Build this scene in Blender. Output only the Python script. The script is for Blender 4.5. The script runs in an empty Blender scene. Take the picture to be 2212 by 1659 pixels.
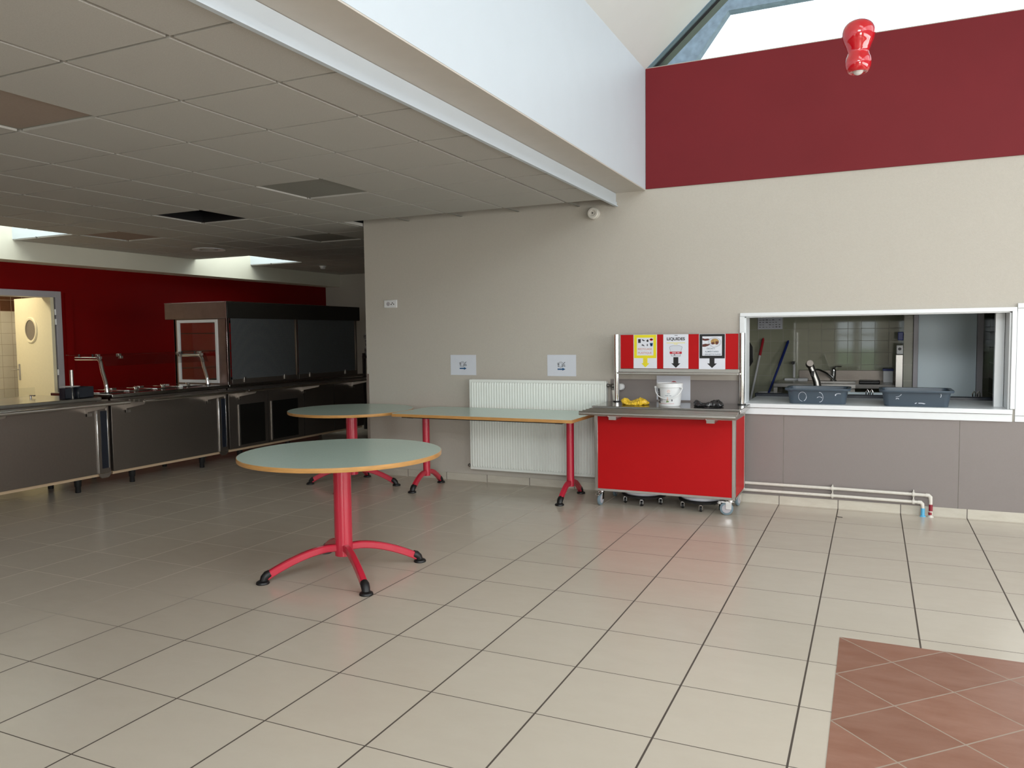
import bpy, bmesh, math, random
from mathutils import Vector, Matrix
random.seed(7)
S = bpy.context.scene
C = S.collection
PI = math.pi

# ------------------------------------------------------------------ camera
CAM_H = 1.42
yaw, pitch, roll = -0.433, -0.062, -0.012
fwd = Vector((math.sin(yaw)*math.cos(pitch), math.cos(yaw)*math.cos(pitch), math.sin(pitch)))
rt = Vector((math.cos(yaw), -math.sin(yaw), 0)); up = rt.cross(fwd)
r_ = rt*math.cos(roll)+up*math.sin(roll); u_ = -rt*math.sin(roll)+up*math.cos(roll)
cd = bpy.data.cameras.new('camera'); cam = bpy.data.objects.new('camera', cd); C.objects.link(cam)
cd.sensor_width = 36; cd.lens = 1686.4/2212*36; cd.clip_start = .05; cd.clip_end = 200
m = Matrix(((r_.x, u_.x, -fwd.x, 0), (r_.y, u_.y, -fwd.y, 0), (r_.z, u_.z, -fwd.z, CAM_H), (0, 0, 0, 1)))
cam.matrix_world = m
S.camera = cam

# ------------------------------------------------------------------ sky, daylight, exposure
w = bpy.data.worlds.new('overcast_sky'); S.world = w; w.use_nodes = True
bg = w.node_tree.nodes['Background']; bg.inputs[0].default_value = (.86, .95, 1, 1); bg.inputs[1].default_value = 2.2
S.view_settings.view_transform = 'Standard'; S.view_settings.look = 'None'
S.view_settings.exposure = 0.12; S.view_settings.gamma = 1; S.view_settings.use_curve_mapping = False
try:
    S.cycles.use_denoising = True; S.cycles.max_bounces = 8; S.cycles.diffuse_bounces = 4
    S.cycles.sample_clamp_indirect = 6; S.cycles.use_adaptive_sampling = True; S.cycles.adaptive_threshold = .035
except Exception: pass

def area(name, loc, target, sx, sy, power, col=(1, 1, 1)):
    l = bpy.data.lights.new(name, 'AREA'); l.shape = 'RECTANGLE'; l.size = sx; l.size_y = sy
    l.energy = power; l.color = col
    o = bpy.data.objects.new(name, l); C.objects.link(o); o.location = loc
    d = Vector(target)-Vector(loc); o.rotation_euler = d.to_track_quat('-Z', 'Y').to_euler()
    return o
# daylight entering by the roof glazing, the rear windows, the right windows and the two small roof wells
area('daylight_roof_glazing', (2.85, 1.2, 4.55), (1.0, 1.4, 0), 1.5, 9.0, 125, (.90, .95, 1))
area('daylight_rear_gable', (.8, -4.9, 4.45), (.0, 6.7, 1.6), 3.6, 1.5, 175, (.95, .98, 1))
area('daylight_rear_windows', (-5.2, -4.95, 1.45), (-2.0, 3, .7), 2.5, 1.9, 14, (1, .97, .92))
area('daylight_rear_windows', (2.75, -4.95, 1.45), (0, 3, .7), 2.5, 1.9, 170, (1, .98, .94))
area('daylight_right_windows', (4.95, 2.3, 1.5), (0, 2.6, .5), 7.2, 1.7, 205, (1, .97, .93))
area('daylight_roof_well', (-8.32, 5.17, 3.3), (-8.32, 5.17, 0), .95, 1.0, 12, (.98, 1, .86))
area('daylight_roof_well', (-8.32, 8.9, 3.3), (-8.32, 8.9, 0), .95, 1.0, 12, (.98, 1, .86))
area('back_kitchen_ceiling_light', (-10.0, 5.6, 2.42), (-10.0, 5.6, 0), .5, 1.2, 27, (1, .88, .62))

# ------------------------------------------------------------------ materials
def mat(name, col, rough=.5, metal=0., var=0., vscale=30., bump=0., bscale=200., stretch=None, spec=.5, alpha=None, coat=0.):
    M = bpy.data.materials.new(name); M.use_nodes = True
    nt = M.node_tree; b = nt.nodes['Principled BSDF']
    b.inputs['Base Color'].default_value = (*col, 1); b.inputs['Roughness'].default_value = rough
    b.inputs['Metallic'].default_value = metal; b.inputs['Specular IOR Level'].default_value = spec
    if coat: b.inputs['Coat Weight'].default_value = coat; b.inputs['Coat Roughness'].default_value = .04
    tc = nt.nodes.new('ShaderNodeTexCoord'); mp = nt.nodes.new('ShaderNodeMapping')
    nt.links.new(tc.outputs['Object'], mp.inputs[0])
    if stretch: mp.inputs['Scale'].default_value = stretch
    if var:
        n = nt.nodes.new('ShaderNodeTexNoise'); n.inputs['Scale'].default_value = vscale; n.inputs['Detail'].default_value = 4
        nt.links.new(mp.outputs[0], n.inputs['Vector'])
        r = nt.nodes.new('ShaderNodeMapRange'); r.inputs[3].default_value = 1-var; r.inputs[4].default_value = 1+var
        r.inputs[1].default_value = .3; r.inputs[2].default_value = .7
        nt.links.new(n.outputs[0], r.inputs[0])
        v = nt.nodes.new('ShaderNodeVectorMath'); v.operation = 'SCALE'; v.inputs[0].default_value = col
        nt.links.new(r.outputs[0], v.inputs['Scale']); nt.links.new(v.outputs[0], b.inputs['Base Color'])
    if bump:
        n = nt.nodes.new('ShaderNodeTexNoise'); n.inputs['Scale'].default_value = bscale; n.inputs['Detail'].default_value = 2
        nt.links.new(mp.outputs[0], n.inputs['Vector'])
        bp = nt.nodes.new('ShaderNodeBump'); bp.inputs['Strength'].default_value = bump; bp.inputs['Distance'].default_value = .002
        nt.links.new(n.outputs[0], bp.inputs['Height']); nt.links.new(bp.outputs[0], b.inputs['Normal'])
    return M

def glass_mat(name, tint=(1, 1, 1), refl=.035, rough=.02):
    M = bpy.data.materials.new(name); M.use_nodes = True; nt = M.node_tree
    for n in list(nt.nodes): nt.nodes.remove(n)
    o = nt.nodes.new('ShaderNodeOutputMaterial'); mx = nt.nodes.new('ShaderNodeMixShader')
    t = nt.nodes.new('ShaderNodeBsdfTransparent'); g = nt.nodes.new('ShaderNodeBsdfGlossy')
    lw = nt.nodes.new('ShaderNodeLayerWeight'); lw.inputs[0].default_value = .5
    pw = nt.nodes.new('ShaderNodeMath'); pw.operation = 'POWER'; pw.inputs[1].default_value = 4; nt.links.new(lw.outputs['Facing'], pw.inputs[0])
    f = nt.nodes.new('ShaderNodeMath'); f.operation = 'MULTIPLY_ADD'; f.inputs[1].default_value = .8; f.inputs[2].default_value = refl; nt.links.new(pw.outputs[0], f.inputs[0])
    t.inputs[0].default_value = (*tint, 1); g.inputs['Roughness'].default_value = rough
    nt.links.new(f.outputs[0], mx.inputs[0]); nt.links.new(t.outputs[0], mx.inputs[1]); nt.links.new(g.outputs[0], mx.inputs[2])
    nt.links.new(mx.outputs[0], o.inputs[0])
    return M

class NT:
    """small node helper for the tile materials"""
    def __init__(s, M): s.nt = M.node_tree; s.b = s.nt.nodes['Principled BSDF']
    def n(s, t, **k):
        x = s.nt.nodes.new(t)
        for a, v in k.items(): setattr(x, a, v)
        return x
    def put(s, sock, v):
        if isinstance(v, bpy.types.NodeSocket): s.nt.links.new(v, sock)
        else: sock.default_value = v
    def m(s, op, a, b=0., c=0.):
        x = s.n('ShaderNodeMath', operation=op); s.put(x.inputs[0], a); s.put(x.inputs[1], b); s.put(x.inputs[2], c)
        return x.outputs[0]
    def mix(s, f, a, b):
        x = s.n('ShaderNodeMix', data_type='RGBA'); s.put(x.inputs[0], f)
        s.put(x.inputs[6], a if isinstance(a, bpy.types.NodeSocket) else (*a, 1)); s.put(x.inputs[7], b if isinstance(b, bpy.types.NodeSocket) else (*b, 1))
        return x.outputs[2]

def tile_mat(name, col, col2, grout, ax, ay, tx, ty, x0, y0, wx, wy, rough=.3, diag=False, tilevar=.06, cloud=(1.6, 5.), gb=.004, rvar=.03, spec=.5, grout_sheen=None):
    """tiles of tx by ty in the plane of object axes ax, ay; joints wx (across ax) and wy wide"""
    M = bpy.data.materials.new(name); M.use_nodes = True; N = NT(M)
    tc = N.n('ShaderNodeTexCoord'); sp = N.n('ShaderNodeSeparateXYZ'); N.nt.links.new(tc.outputs['Object'], sp.inputs[0])
    X = N.m('SUBTRACT', sp.outputs[ax], x0); Y = N.m('SUBTRACT', sp.outputs[ay], y0)
    if diag:
        a = N.m('MULTIPLY', N.m('ADD', X, Y), .70711); b = N.m('MULTIPLY', N.m('SUBTRACT', X, Y), .70711); X, Y = a, b
    U = N.m('DIVIDE', X, tx); V = N.m('DIVIDE', Y, ty)
    du = N.m('MULTIPLY', N.m('PINGPONG', U, .5), tx); dv = N.m('MULTIPLY', N.m('PINGPONG', V, .5), ty)
    gu = N.m('LESS_THAN', du, wx/2); gv = N.m('LESS_THAN', dv, wy/2); g = N.m('MAXIMUM', gu, gv)
    wn = N.n('ShaderNodeTexWhiteNoise', noise_dimensions='2D'); cb = N.n('ShaderNodeCombineXYZ')
    N.put(cb.inputs[0], N.m('FLOOR', U)); N.put(cb.inputs[1], N.m('FLOOR', V)); N.nt.links.new(cb.outputs[0], wn.inputs['Vector'])
    mp = N.n('ShaderNodeMapping'); N.nt.links.new(tc.outputs['Object'], mp.inputs[0]); mp.inputs['Scale'].default_value = (cloud[0], cloud[1], cloud[1])
    off = N.n('ShaderNodeVectorMath', operation='ADD'); N.nt.links.new(mp.outputs[0], off.inputs[0])
    sc = N.n('ShaderNodeVectorMath', operation='SCALE'); N.nt.links.new(wn.outputs['Color'], sc.inputs[0]); sc.inputs['Scale'].default_value = 20
    N.nt.links.new(sc.outputs[0], off.inputs[1])
    cl = N.n('ShaderNodeTexNoise'); cl.inputs['Scale'].default_value = 2.4; cl.inputs['Detail'].default_value = 8; cl.inputs['Roughness'].default_value = .68
    N.nt.links.new(off.outputs[0], cl.inputs['Vector'])
    mr = N.n('ShaderNodeMapRange'); N.put(mr.inputs[0], cl.outputs[0]); mr.inputs[1].default_value = .25; mr.inputs[2].default_value = .75
    c = N.mix(mr.outputs[0], col, col2)
    hv = N.n('ShaderNodeHueSaturation'); N.put(hv.inputs['Color'], c)
    N.put(hv.inputs['Value'], N.m('MULTIPLY_ADD', wn.outputs['Value'], tilevar*2, 1-tilevar))
    gc = grout
    if grout_sheen:  # tile sheen contrast put into joint colour: paler towards the left rear
        wv = N.m('SUBTRACT', sp.outputs[1], N.m('MULTIPLY', sp.outputs[0], 1.5))
        mg = N.n('ShaderNodeMapRange', interpolation_type='SMOOTHSTEP'); N.put(mg.inputs[0], wv); mg.inputs[1].default_value = 7.0; mg.inputs[2].default_value = 9.6
        gc = N.mix(mg.outputs[0], grout, grout_sheen)
    fin = N.mix(g, hv.outputs[0], gc)
    N.put(N.b.inputs['Base Color'], fin)
    ro = N.m('MULTIPLY_ADD', mr.outputs[0], rvar, rough); ro = N.m('MAXIMUM', ro, N.m('MULTIPLY', g, .8)); N.put(N.b.inputs['Roughness'], ro)
    N.b.inputs['Specular IOR Level'].default_value = spec
    bp = N.n('ShaderNodeBump'); bp.inputs['Strength'].default_value = .6; bp.inputs['Distance'].default_value = gb
    N.put(bp.inputs['Height'], N.m('SUBTRACT', 1., g)); N.nt.links.new(bp.outputs[0], N.b.inputs['Normal'])
    return M

def perf_mat(name, col, hole, pitch, ax, ay, rough, metal):
    M = bpy.data.materials.new(name); M.use_nodes = True; N = NT(M)
    tc = N.n('ShaderNodeTexCoord'); sp = N.n('ShaderNodeSeparateXYZ'); N.nt.links.new(tc.outputs['Object'], sp.inputs[0])
    a = N.m('MULTIPLY', sp.outputs[ax], 2*PI/pitch); b = N.m('MULTIPLY', sp.outputs[ay], 2*PI/pitch)
    h = N.m('GREATER_THAN', N.m('MULTIPLY', N.m('SINE', a), N.m('SINE', b)), .12)
    N.put(N.b.inputs['Base Color'], N.mix(h, col, hole)); N.b.inputs['Roughness'].default_value = rough; N.b.inputs['Metallic'].default_value = metal
    return M

K = {}
K['wall'] = mat('grey_beige_wallcovering', (.50, .465, .410), .75, var=.02, vscale=60, bump=.5, bscale=160)
K['redup'] = mat('painted_red_gable', (.165, .008, .013), .62, spec=.3, var=.03, vscale=3, bump=.1, bscale=60)
K['redwall'] = mat('painted_red_wall', (.195, .001, .001), .55, spec=.15, var=.03, vscale=4, bump=.2, bscale=120)
K['white'] = mat('white_painted_plaster', (.585, .645, .70), .5, var=.01, vscale=5, bump=.08, bscale=60)
K['bulk'] = mat('cream_bulkhead_paint', (.74, .72, .61), .6, var=.01, vscale=5)
K['roofw'] = mat('pale_roof_lining', (.70, .72, .70), .6, var=.01, vscale=5)
K['soffit'] = mat('beige_soffit_paint', (.56, .52, .465), .7, var=.02, vscale=9)
K['tile_c'] = mat('mineral_ceiling_tile', (.49, .475, .445), .9, var=.05, vscale=180, bump=.3, bscale=260)
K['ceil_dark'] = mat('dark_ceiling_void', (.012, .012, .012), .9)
K['cgrey'] = mat('grey_blank_panel', (.27, .265, .24), .7, var=.04, vscale=90)
K['cbrown'] = mat('brown_blank_panel', (.33, .26, .22), .7, var=.04, vscale=90)
K['dado'] = mat('taupe_laminate_panel', (.235, .205, .195), .45, var=.02, vscale=150, bump=.1, bscale=300)
K['lamw'] = mat('white_laminate', (.78, .81, .83), .28, var=.01, vscale=20)
K['floor'] = tile_mat('beige_floor_tiles', (.555, .49, .405), (.585, .522, .435), (.075, .058, .045), 0, 1, .45, .45, -.684, 3.071, .0075, .0045, .22, cloud=(2.2, 4.), tilevar=.025, grout_sheen=(.62, .56, .47))
K['inlay'] = tile_mat('terracotta_floor_tiles', (.235, .095, .055), (.33, .17, .12), (.36, .28, .22), 0, 1, .304, .304, -.119, 3.86, .006, .006, .30, diag=True)
K['base'] = tile_mat('stone_baseboard_tiles', (.50, .46, .385), (.60, .565, .49), (.12, .10, .09), 0, 2, .45, 1., -.684, -.2, .006, .001, .35, cloud=(3, 9))
K['basey'] = tile_mat('stone_baseboard_tiles_side', (.50, .46, .385), (.60, .565, .49), (.12, .10, .09), 1, 2, .45, 1., 3.071, -.2, .006, .001, .35, cloud=(3, 9))
K['ktile'] = tile_mat('sage_kitchen_tiles', (.40, .41, .30), (.45, .46, .345), (.47, .465, .40), 0, 2, .130, .126, -.76, .063, .004, .004, .035, tilevar=.02, gb=.001, rvar=.02, spec=1.)
K['ktiley'] = tile_mat('sage_kitchen_tiles_side', (.42, .42, .36), (.46, .46, .39), (.62, .60, .54), 1, 2, .2, .15, .1, .05, .004, .004, .1, tilevar=.02, gb=.001)
K['wtile'] = tile_mat('cream_wall_tiles', (.76, .71, .56), (.80, .75, .60), (.50, .42, .28), 1, 2, .15, .15, .08, .03, .005, .005, .12, tilevar=.03, gb=.001)
K['btile'] = tile_mat('brown_wall_tiles', (.12, .055, .028), (.16, .075, .04), (.45, .36, .25), 1, 2, .15, .15, .08, .03, .005, .005, .12, tilevar=.05, gb=.001)
K['steel'] = mat('brushed_steel', (.46, .44, .415), .33, 1., var=.05, vscale=40, stretch=(1, 1, 12))
K['steeld'] = mat('dark_satin_steel', (.235, .205, .18), .36, .85, var=.03, vscale=60)
K['worktop'] = mat('steel_worktop', (.40, .39, .375), .2, 1., var=.04, vscale=30)
K['chrome'] = mat('polished_chrome', (.78, .78, .78), .1, 1.)
K['hoodside'] = mat('warm_steel_hood', (.27, .205, .185), .33, .85, var=.06, vscale=14)
K['hoodfront'] = mat('dark_hood_front', (.030, .028, .024), .42, .3)
K['black'] = mat('black_plastic', (.012, .012, .013), .38)
K['rubber'] = mat('black_rubber', (.006, .006, .007), .45, spec=.45)
K['navy'] = mat('dark_navy_strip', (.014, .018, .028), .35)
K['redsteel'] = mat('red_powder_coated_steel', (.50, .018, .045), .27, coat=.35)
K['redlam'] = mat('bright_red_panel', (.46, .004, .006), .48, spec=.2, var=.01, vscale=8)
K['lampred'] = mat('glossy_red_glass', (.52, .006, .014), .06, coat=1.)
K['lamtop'] = mat('sage_green_laminate', (.56, .70, .62), .24, var=.05, vscale=120)
K['wood'] = mat('varnished_beech_edge', (.52, .27, .085), .32, var=.12, vscale=12, stretch=(1, 1, 8), coat=.2)
K['radw'] = mat('white_radiator_enamel', (.82, .85, .81), .3)
K['pipe'] = mat('cream_painted_pipe', (.66, .63, .57), .35, var=.05, vscale=30)
K['brass'] = mat('dull_nickel_valve', (.16, .15, .14), .35, .8)
K['plastic'] = mat('white_plastic', (.76, .77, .78), .3)
K['paper'] = mat('white_paper', (.66, .69, .76), .6, var=.02, vscale=8, bump=.4, bscale=7)
K['paperw'] = mat('bright_white_paper', (.74, .76, .83), .6)
K['ink'] = mat('black_ink', (.008, .008, .009), .6)
K['inkgrey'] = mat('grey_ink', (.10, .10, .12), .6)
K['yellow'] = mat('yellow_ink', (.80, .70, .015), .6)
K['blue'] = mat('blue_ink', (.008, .085, .22), .6)
K['salmon'] = mat('salmon_ink', (.62, .30, .22), .6)
K['inkred'] = mat('red_ink', (.50, .015, .03), .5)
K['brown'] = mat('brown_ink', (.12, .03, .022), .6)
K['food'] = mat('golden_food_print', (.40, .24, .08), .6, var=.5, vscale=60)
K['inkblue'] = mat('slate_ink', (.10, .15, .20), .6)
K['green'] = mat('green_ink', (.22, .32, .14), .6)
K['orange'] = mat('orange_ink', (.75, .28, .14), .6)
K['bagy'] = mat('yellow_film', (.80, .52, .03), .3, spec=.6, bump=.5, bscale=30)
K['bagk'] = mat('black_film', (.012, .012, .014), .25, spec=.7, bump=.5, bscale=30)
K['bluebin'] = mat('slate_blue_plastic', (.055, .078, .105), .35)
K['blueh'] = mat('blue_plastic_handle', (.012, .03, .20), .4)
K['lilac'] = mat('pale_lilac_paint', (.42, .40, .43), .45)
K['creamdoor'] = mat('cream_painted_door', (.72, .66, .47), .5, var=.02, vscale=40)
K['glass'] = glass_mat('clear_glass', (.97, .98, .98))
K['glassd'] = glass_mat('smoked_glass', (.86, .86, .86))
K['blind'] = perf_mat('perforated_blind', (.19, .21, .22), (.016, .013, .015), .0155, 1, 2, .35, .3)
K['grille'] = perf_mat('ventilation_grille', (.030, .028, .024), (.004, .004, .004), .02, 1, 2, .4, .5)
K['bulb'] = mat('frosted_bulb_glass', (.72, .70, .68), .25)
K['wheel'] = mat('blue_grey_rubber_tyre', (.16, .22, .26), .45)
K['aqua'] = mat('light_blue_sleeve', (.10, .42, .66), .45)
K['redtape'] = mat('torn_red_tape', (.25, .006, .02), .45)
K['overhang'] = mat('shaded_weathered_eaves', (.16, .22, .28), .55, var=.25, vscale=18)
K['frame'] = mat('black_window_frame', (.006, .006, .007), .35)
K['framed'] = mat('grey_window_frame', (.14, .20, .22), .3, .3)
K['kitw'] = mat('white_kitchen_panel', (.74, .86, .92), .45)
K['mesh'] = mat('plastic_wrap', (.16, .15, .15), .2, var=.6, vscale=25, bump=1., bscale=30)
K['edgelit'] = mat('cream_lit_edge', (.62, .46, .30), .4)

# ------------------------------------------------------------------ mesh helpers
class MB:
    def __init__(s): s.v = []; s.f = []; s.m = []
    def add(s, vs, fs, mi=0):
        b = len(s.v); s.v += [tuple(v) for v in vs]; s.f += [tuple(b+i for i in f) for f in fs]; s.m += [mi]*len(fs); return s
    def box(s, x0, x1, y0, y1, z0, z1, mi=0):
        vs = [(x, y, z) for x in (x0, x1) for y in (y0, y1) for z in (z0, z1)]
        return s.add(vs, [(0, 1, 3, 2), (4, 6, 7, 5), (0, 4, 5, 1), (2, 3, 7, 6), (0, 2, 6, 4), (1, 5, 7, 3)], mi)
    def obox(s, c, ax, ay, az, mi=0):
        c = Vector(c); ax = Vector(ax); ay = Vector(ay); az = Vector(az)
        vs = [c+ax*i+ay*j+az*k for i in (-1, 1) for j in (-1, 1) for k in (-1, 1)]
        return s.add(vs, [(0, 1, 3, 2), (4, 6, 7, 5), (0, 4, 5, 1), (2, 3, 7, 6), (0, 2, 6, 4), (1, 5, 7, 3)], mi)
    def prism(s, poly, axis, a0, a1, mi=0):
        n = len(poly)
        def P(p, a):
            return {'x': (a, p[0], p[1]), 'y': (p[0], a, p[1]), 'z': (p[0], p[1], a)}[axis]
        vs = [P(p, a0) for p in poly]+[P(p, a1) for p in poly]
        return s.add(vs, [tuple(range(n)), tuple(range(2*n-1, n-1, -1))]+[(i, (i+1) % n, n+(i+1) % n, n+i) for i in range(n)], mi)
    def ring(s, outer, inner, axis, a0, a1, mi=0):
        n = len(outer)
        def P(p, a):
            return {'x': (a, p[0], p[1]), 'y': (p[0], a, p[1]), 'z': (p[0], p[1], a)}[axis]
        vs = [P(p, a) for a in (a0, a1) for L in (outer, inner) for p in L]
        fs = []
        for i in range(n):
            j = (i+1) % n
            fs += [(i, j, n+j, n+i), (2*n+i, 3*n+i, 3*n+j, 2*n+j), (i, 2*n+i, 2*n+j, j), (n+i, n+j, 3*n+j, 3*n+i)]
        return s.add(vs, fs, mi)
    def tube(s, pts, r, n=16, mi=0, flat=1.):
        pts = [Vector(p) for p in pts]; R = r if isinstance(r, (list, tuple)) else [r]*len(pts)
        rings = []; prev = None
        for i, p in enumerate(pts):
            d = (pts[min(i+1, len(pts)-1)]-pts[max(i-1, 0)]).normalized()
            if prev is None:
                a = Vector((0, 0, 1)) if abs(d.z) < .9 else Vector((1, 0, 0))
                x = d.cross(a).normalized()
            else:
                x = (prev-d*prev.dot(d)).normalized()
            prev = x; y = d.cross(x)
            rings.append([p+(x*math.cos(2*PI*k/n)+y*math.sin(2*PI*k/n)*flat)*R[i] for k in range(n)])
        vs = [v for g in rings for v in g]; L = len(rings)
        fs = [(i*n+k, i*n+(k+1) % n, (i+1)*n+(k+1) % n, (i+1)*n+k) for i in range(L-1) for k in range(n)]
        fs += [tuple(range(n-1, -1, -1)), tuple(range((L-1)*n, L*n))]
        return s.add(vs, fs, mi)
    def lathe(s, prof, c=(0, 0, 0), n=48, axis='z', mi=0, sx=1., sy=1.):
        vs = []; L = len(prof)
        for r, h in prof:
            for k in range(n):
                a = 2*PI*k/n; x, y = r*math.cos(a)*sx, r*math.sin(a)*sy
                p = {'z': (x, y, h), 'y': (x, h, y), 'x': (h, x, y)}[axis]
                vs.append((c[0]+p[0], c[1]+p[1], c[2]+p[2]))
        fs = [(i*n+k, i*n+(k+1) % n, (i+1)*n+(k+1) % n, (i+1)*n+k) for i in range(L-1) for k in range(n)]
        if prof[0][0] > 1e-6: fs.append(tuple(range(n-1, -1, -1)))
        if prof[-1][0] > 1e-6: fs.append(tuple(range((L-1)*n, L*n)))
        return s.add(vs, fs, mi)
    def sphere(s, c, r, n=20, sz=1., mi=0):
        prof = [(max(r*math.sin(PI*i/12), 1e-7), -r*sz*math.cos(PI*i/12)) for i in range(13)]
        return s.lathe(prof, c, n, mi=mi)

ORG = {}
def obj(name, mb, mt, parent=None, bevel=0., smooth=35, seg=2):
    me = bpy.data.meshes.new(name)
    off = Vector(ORG.get(parent.name, (0, 0, 0))) if parent else Vector((0, 0, 0))
    bm = bmesh.new()
    vs = [bm.verts.new(Vector(v)-off) for v in mb.v]
    for f, mi in zip(mb.f, mb.m):
        try: q = bm.faces.new([vs[i] for i in f]); q.material_index = mi
        except ValueError: pass
    bmesh.ops.remove_doubles(bm, verts=bm.verts, dist=1e-6)
    bmesh.ops.recalc_face_normals(bm, faces=bm.faces)
    if smooth:
        for f in bm.faces: f.smooth = True
        for e in bm.edges:
            if len(e.link_faces) == 2:
                if e.calc_face_angle(0) > math.radians(smooth): e.smooth = False
            else: e.smooth = False
    bm.to_mesh(me); bm.free()
    for x in (mt if isinstance(mt, (list, tuple)) else [mt]): me.materials.append(K[x] if isinstance(x, str) else x)
    o = bpy.data.objects.new(name, me); C.objects.link(o)
    if parent: o.parent = parent; ORG[o.name] = tuple(off)
    if bevel:
        b = o.modifiers.new('bevel', 'BEVEL'); b.width = bevel; b.segments = seg; b.limit_method = 'ANGLE'; b.angle_limit = math.radians(40)
    return o
def tag(o, label, cat, group=None):
    o['label'] = label; o['category'] = cat
    if group: o['group'] = group
    return o
def thing(name, label, cat, loc, group=None):
    o = bpy.data.objects.new(name, None); C.objects.link(o); o.location = loc; o.empty_display_size = .1
    ORG[o.name] = tuple(loc); return tag(o, label, cat, group)
def struct(name, mb, mt, parent=None, **k):
    o = obj(name, mb, mt, parent, **k)
    if not parent: o['kind'] = 'structure'
    return o
def dup(root, loc, label):
    r = root.copy(); C.objects.link(r); r.location = loc; r['label'] = label
    for ch in list(root.children):
        c = ch.copy(); C.objects.link(c); c.parent = r
        for g in ch.children:
            d = g.copy(); C.objects.link(d); d.parent = c
    return r
def text(name, s, size, loc, mt, parent, rotz=0., align='CENTER', ext=.0002, width=None, bold=.006):
    """lettering standing upright, read from -Y"""
    cu = bpy.data.curves.new(name, 'FONT'); cu.body = s; cu.size = size; cu.align_x = align; cu.align_y = 'CENTER'; cu.extrude = ext; cu.offset = bold*size
    tmp = bpy.data.objects.new(name, cu)
    me = bpy.data.meshes.new_from_object(tmp); me.materials.clear(); me.materials.append(K[mt])
    if width:
        xs = [v.co.x for v in me.vertices]; k = width/(max(xs)-min(xs))
        for v in me.vertices: v.co.x *= k
    mx = Matrix.Translation(Vector(loc)-Vector(ORG.get(parent.name, (0, 0, 0)))) @ Matrix.Rotation(rotz, 4, 'Z') @ Matrix.Rotation(PI/2, 4, 'X')
    me.transform(mx)
    bpy.data.objects.remove(tmp); bpy.data.curves.remove(cu)
    o = bpy.data.objects.new(name, me); C.objects.link(o); o.parent = parent; return o
def circ(cx, cz, rx, rz=None, n=24, a0=0, a1=2*PI):
    rz = rz or rx
    return [(cx+rx*math.cos(a0+(a1-a0)*k/n), cz+rz*math.sin(a0+(a1-a0)*k/n)) for k in range(n)]

YW = 6.73      # face of the back wall
CH = 2.56      # low ceiling
# ------------------------------------------------------------------ setting
struct('floor', MB().box(-12.2, 6, -6, 12.2, -.1, 0), 'floor', smooth=0)
struct('floor_inlay', MB().box(-.119, 3.4, .2, 3.86, .0, .0012), 'inlay', smooth=0)

# back wall with hatch opening
hx0, hx1, hz0, hz1 = -.97, .92, .80, 1.553
b = MB()
b.box(-4.77, hx0, YW, 6.93, 0, 3.70); b.box(hx1, 5, YW, 6.93, 0, 3.70)
b.box(hx0, hx1, YW, 6.93, 0, hz0); b.box(hx0, hx1, YW, 6.93, hz1, 3.70)
struct('wall_back', b, 'wall', smooth=0)
struct('trim_1', MB().box(-1.806, 3.4, YW-.012, YW-.0005, 2.672, 3.69), 'redup', smooth=0)
# taupe dado panels
b = MB()
for x0, x1, z1 in ((-2.133, -1.016, 1.02), (-1.012, -.656, .742), (-.652, .602, .742), (.606, 1.86, .742), (1.864, 3.1, .742), (3.104, 4.99, .742)):
    b.box(x0, x1, YW-.008, YW-.0005, .07, z1)
struct('trim_2', b, 'dado', smooth=0)
struct('baseboard_back', MB().box(-4.77, 4.99, YW-.012, YW-.0003, 0, .07), 'base', smooth=0)
struct('trim_3', MB().box(-4.774, -4.745, YW-.006, YW+.03, 0, 1.04), 'steel', smooth=0)
# end wall far left and red side wall
struct('wall_end', MB().box(-9.4, -4.5, 11.685, 11.9, 0, 2.7), 'wall', smooth=0)
struct('wall_return', MB().box(-4.77, -4.57, 6.93, 11.685, 0, 2.7), 'wall', smooth=0)
b = MB()
b.box(-9.355, -9.155, 6.42, 11.685, 0, 3.0); b.box(-9.355, -9.155, -5, 4.3, 0, 3.0); b.box(-9.355, -9.155, 4.3, 6.42, 1.96, 3.0)
struct('wall_left', b, 'redwall', smooth=0)
struct('trim_4', MB().box(-9.155, -9.12, 6.53, 6.62, 0, 2.015), 'redwall', smooth=0)
struct('baseboard_left', MB().box(-9.155, -9.143, 6.62, 11.685, 0, .07), 'basey', smooth=0)
struct('baseboard_end', MB().box(-9.14, -4.8, 11.673, 11.685, 0, .07), 'base', smooth=0)
# bulkhead above the red wall
struct('ceiling_bulkhead', MB().box(-9.155, -8.835, -5, 11.685, 2.342, 3.3), 'bulk', smooth=0)
# rear and right walls with windows
b = MB()
WR = [(-6.6, -5.3), (-5.1, -3.9), (-.92, -.44), (-.36, .12), (1.4, 2.7), (2.9, 4.1)]
b.box(-9.2, 5.2, -5.2, -5, 0, .35); b.box(-9.2, 5.2, -5.2, -5, 2.45, 3.7)
e0 = -9.2
for x0, x1 in WR: b.box(e0, x0, -5.2, -5, .35, 2.45); e0 = x1
b.box(e0, 5.2, -5.2, -5, .35, 2.45)
struct('wall_rear', b, 'wall', smooth=0)
b = MB()
b.box(5, 5.2, -5, -1.4, 0, 3.7); b.box(5, 5.2, -1.4, 6.1, 0, .6); b.box(5, 5.2, -1.4, 6.1, 2.4, 3.7); b.box(5, 5.2, 6.1, 6.93, 0, 3.7)
for y in (.1, 1.6, 3.1, 4.6): b.box(5, 5.2, y-.09, y+.09, .6, 2.4)
struct('wall_right', b, 'wall', smooth=0)
n = 0
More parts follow.
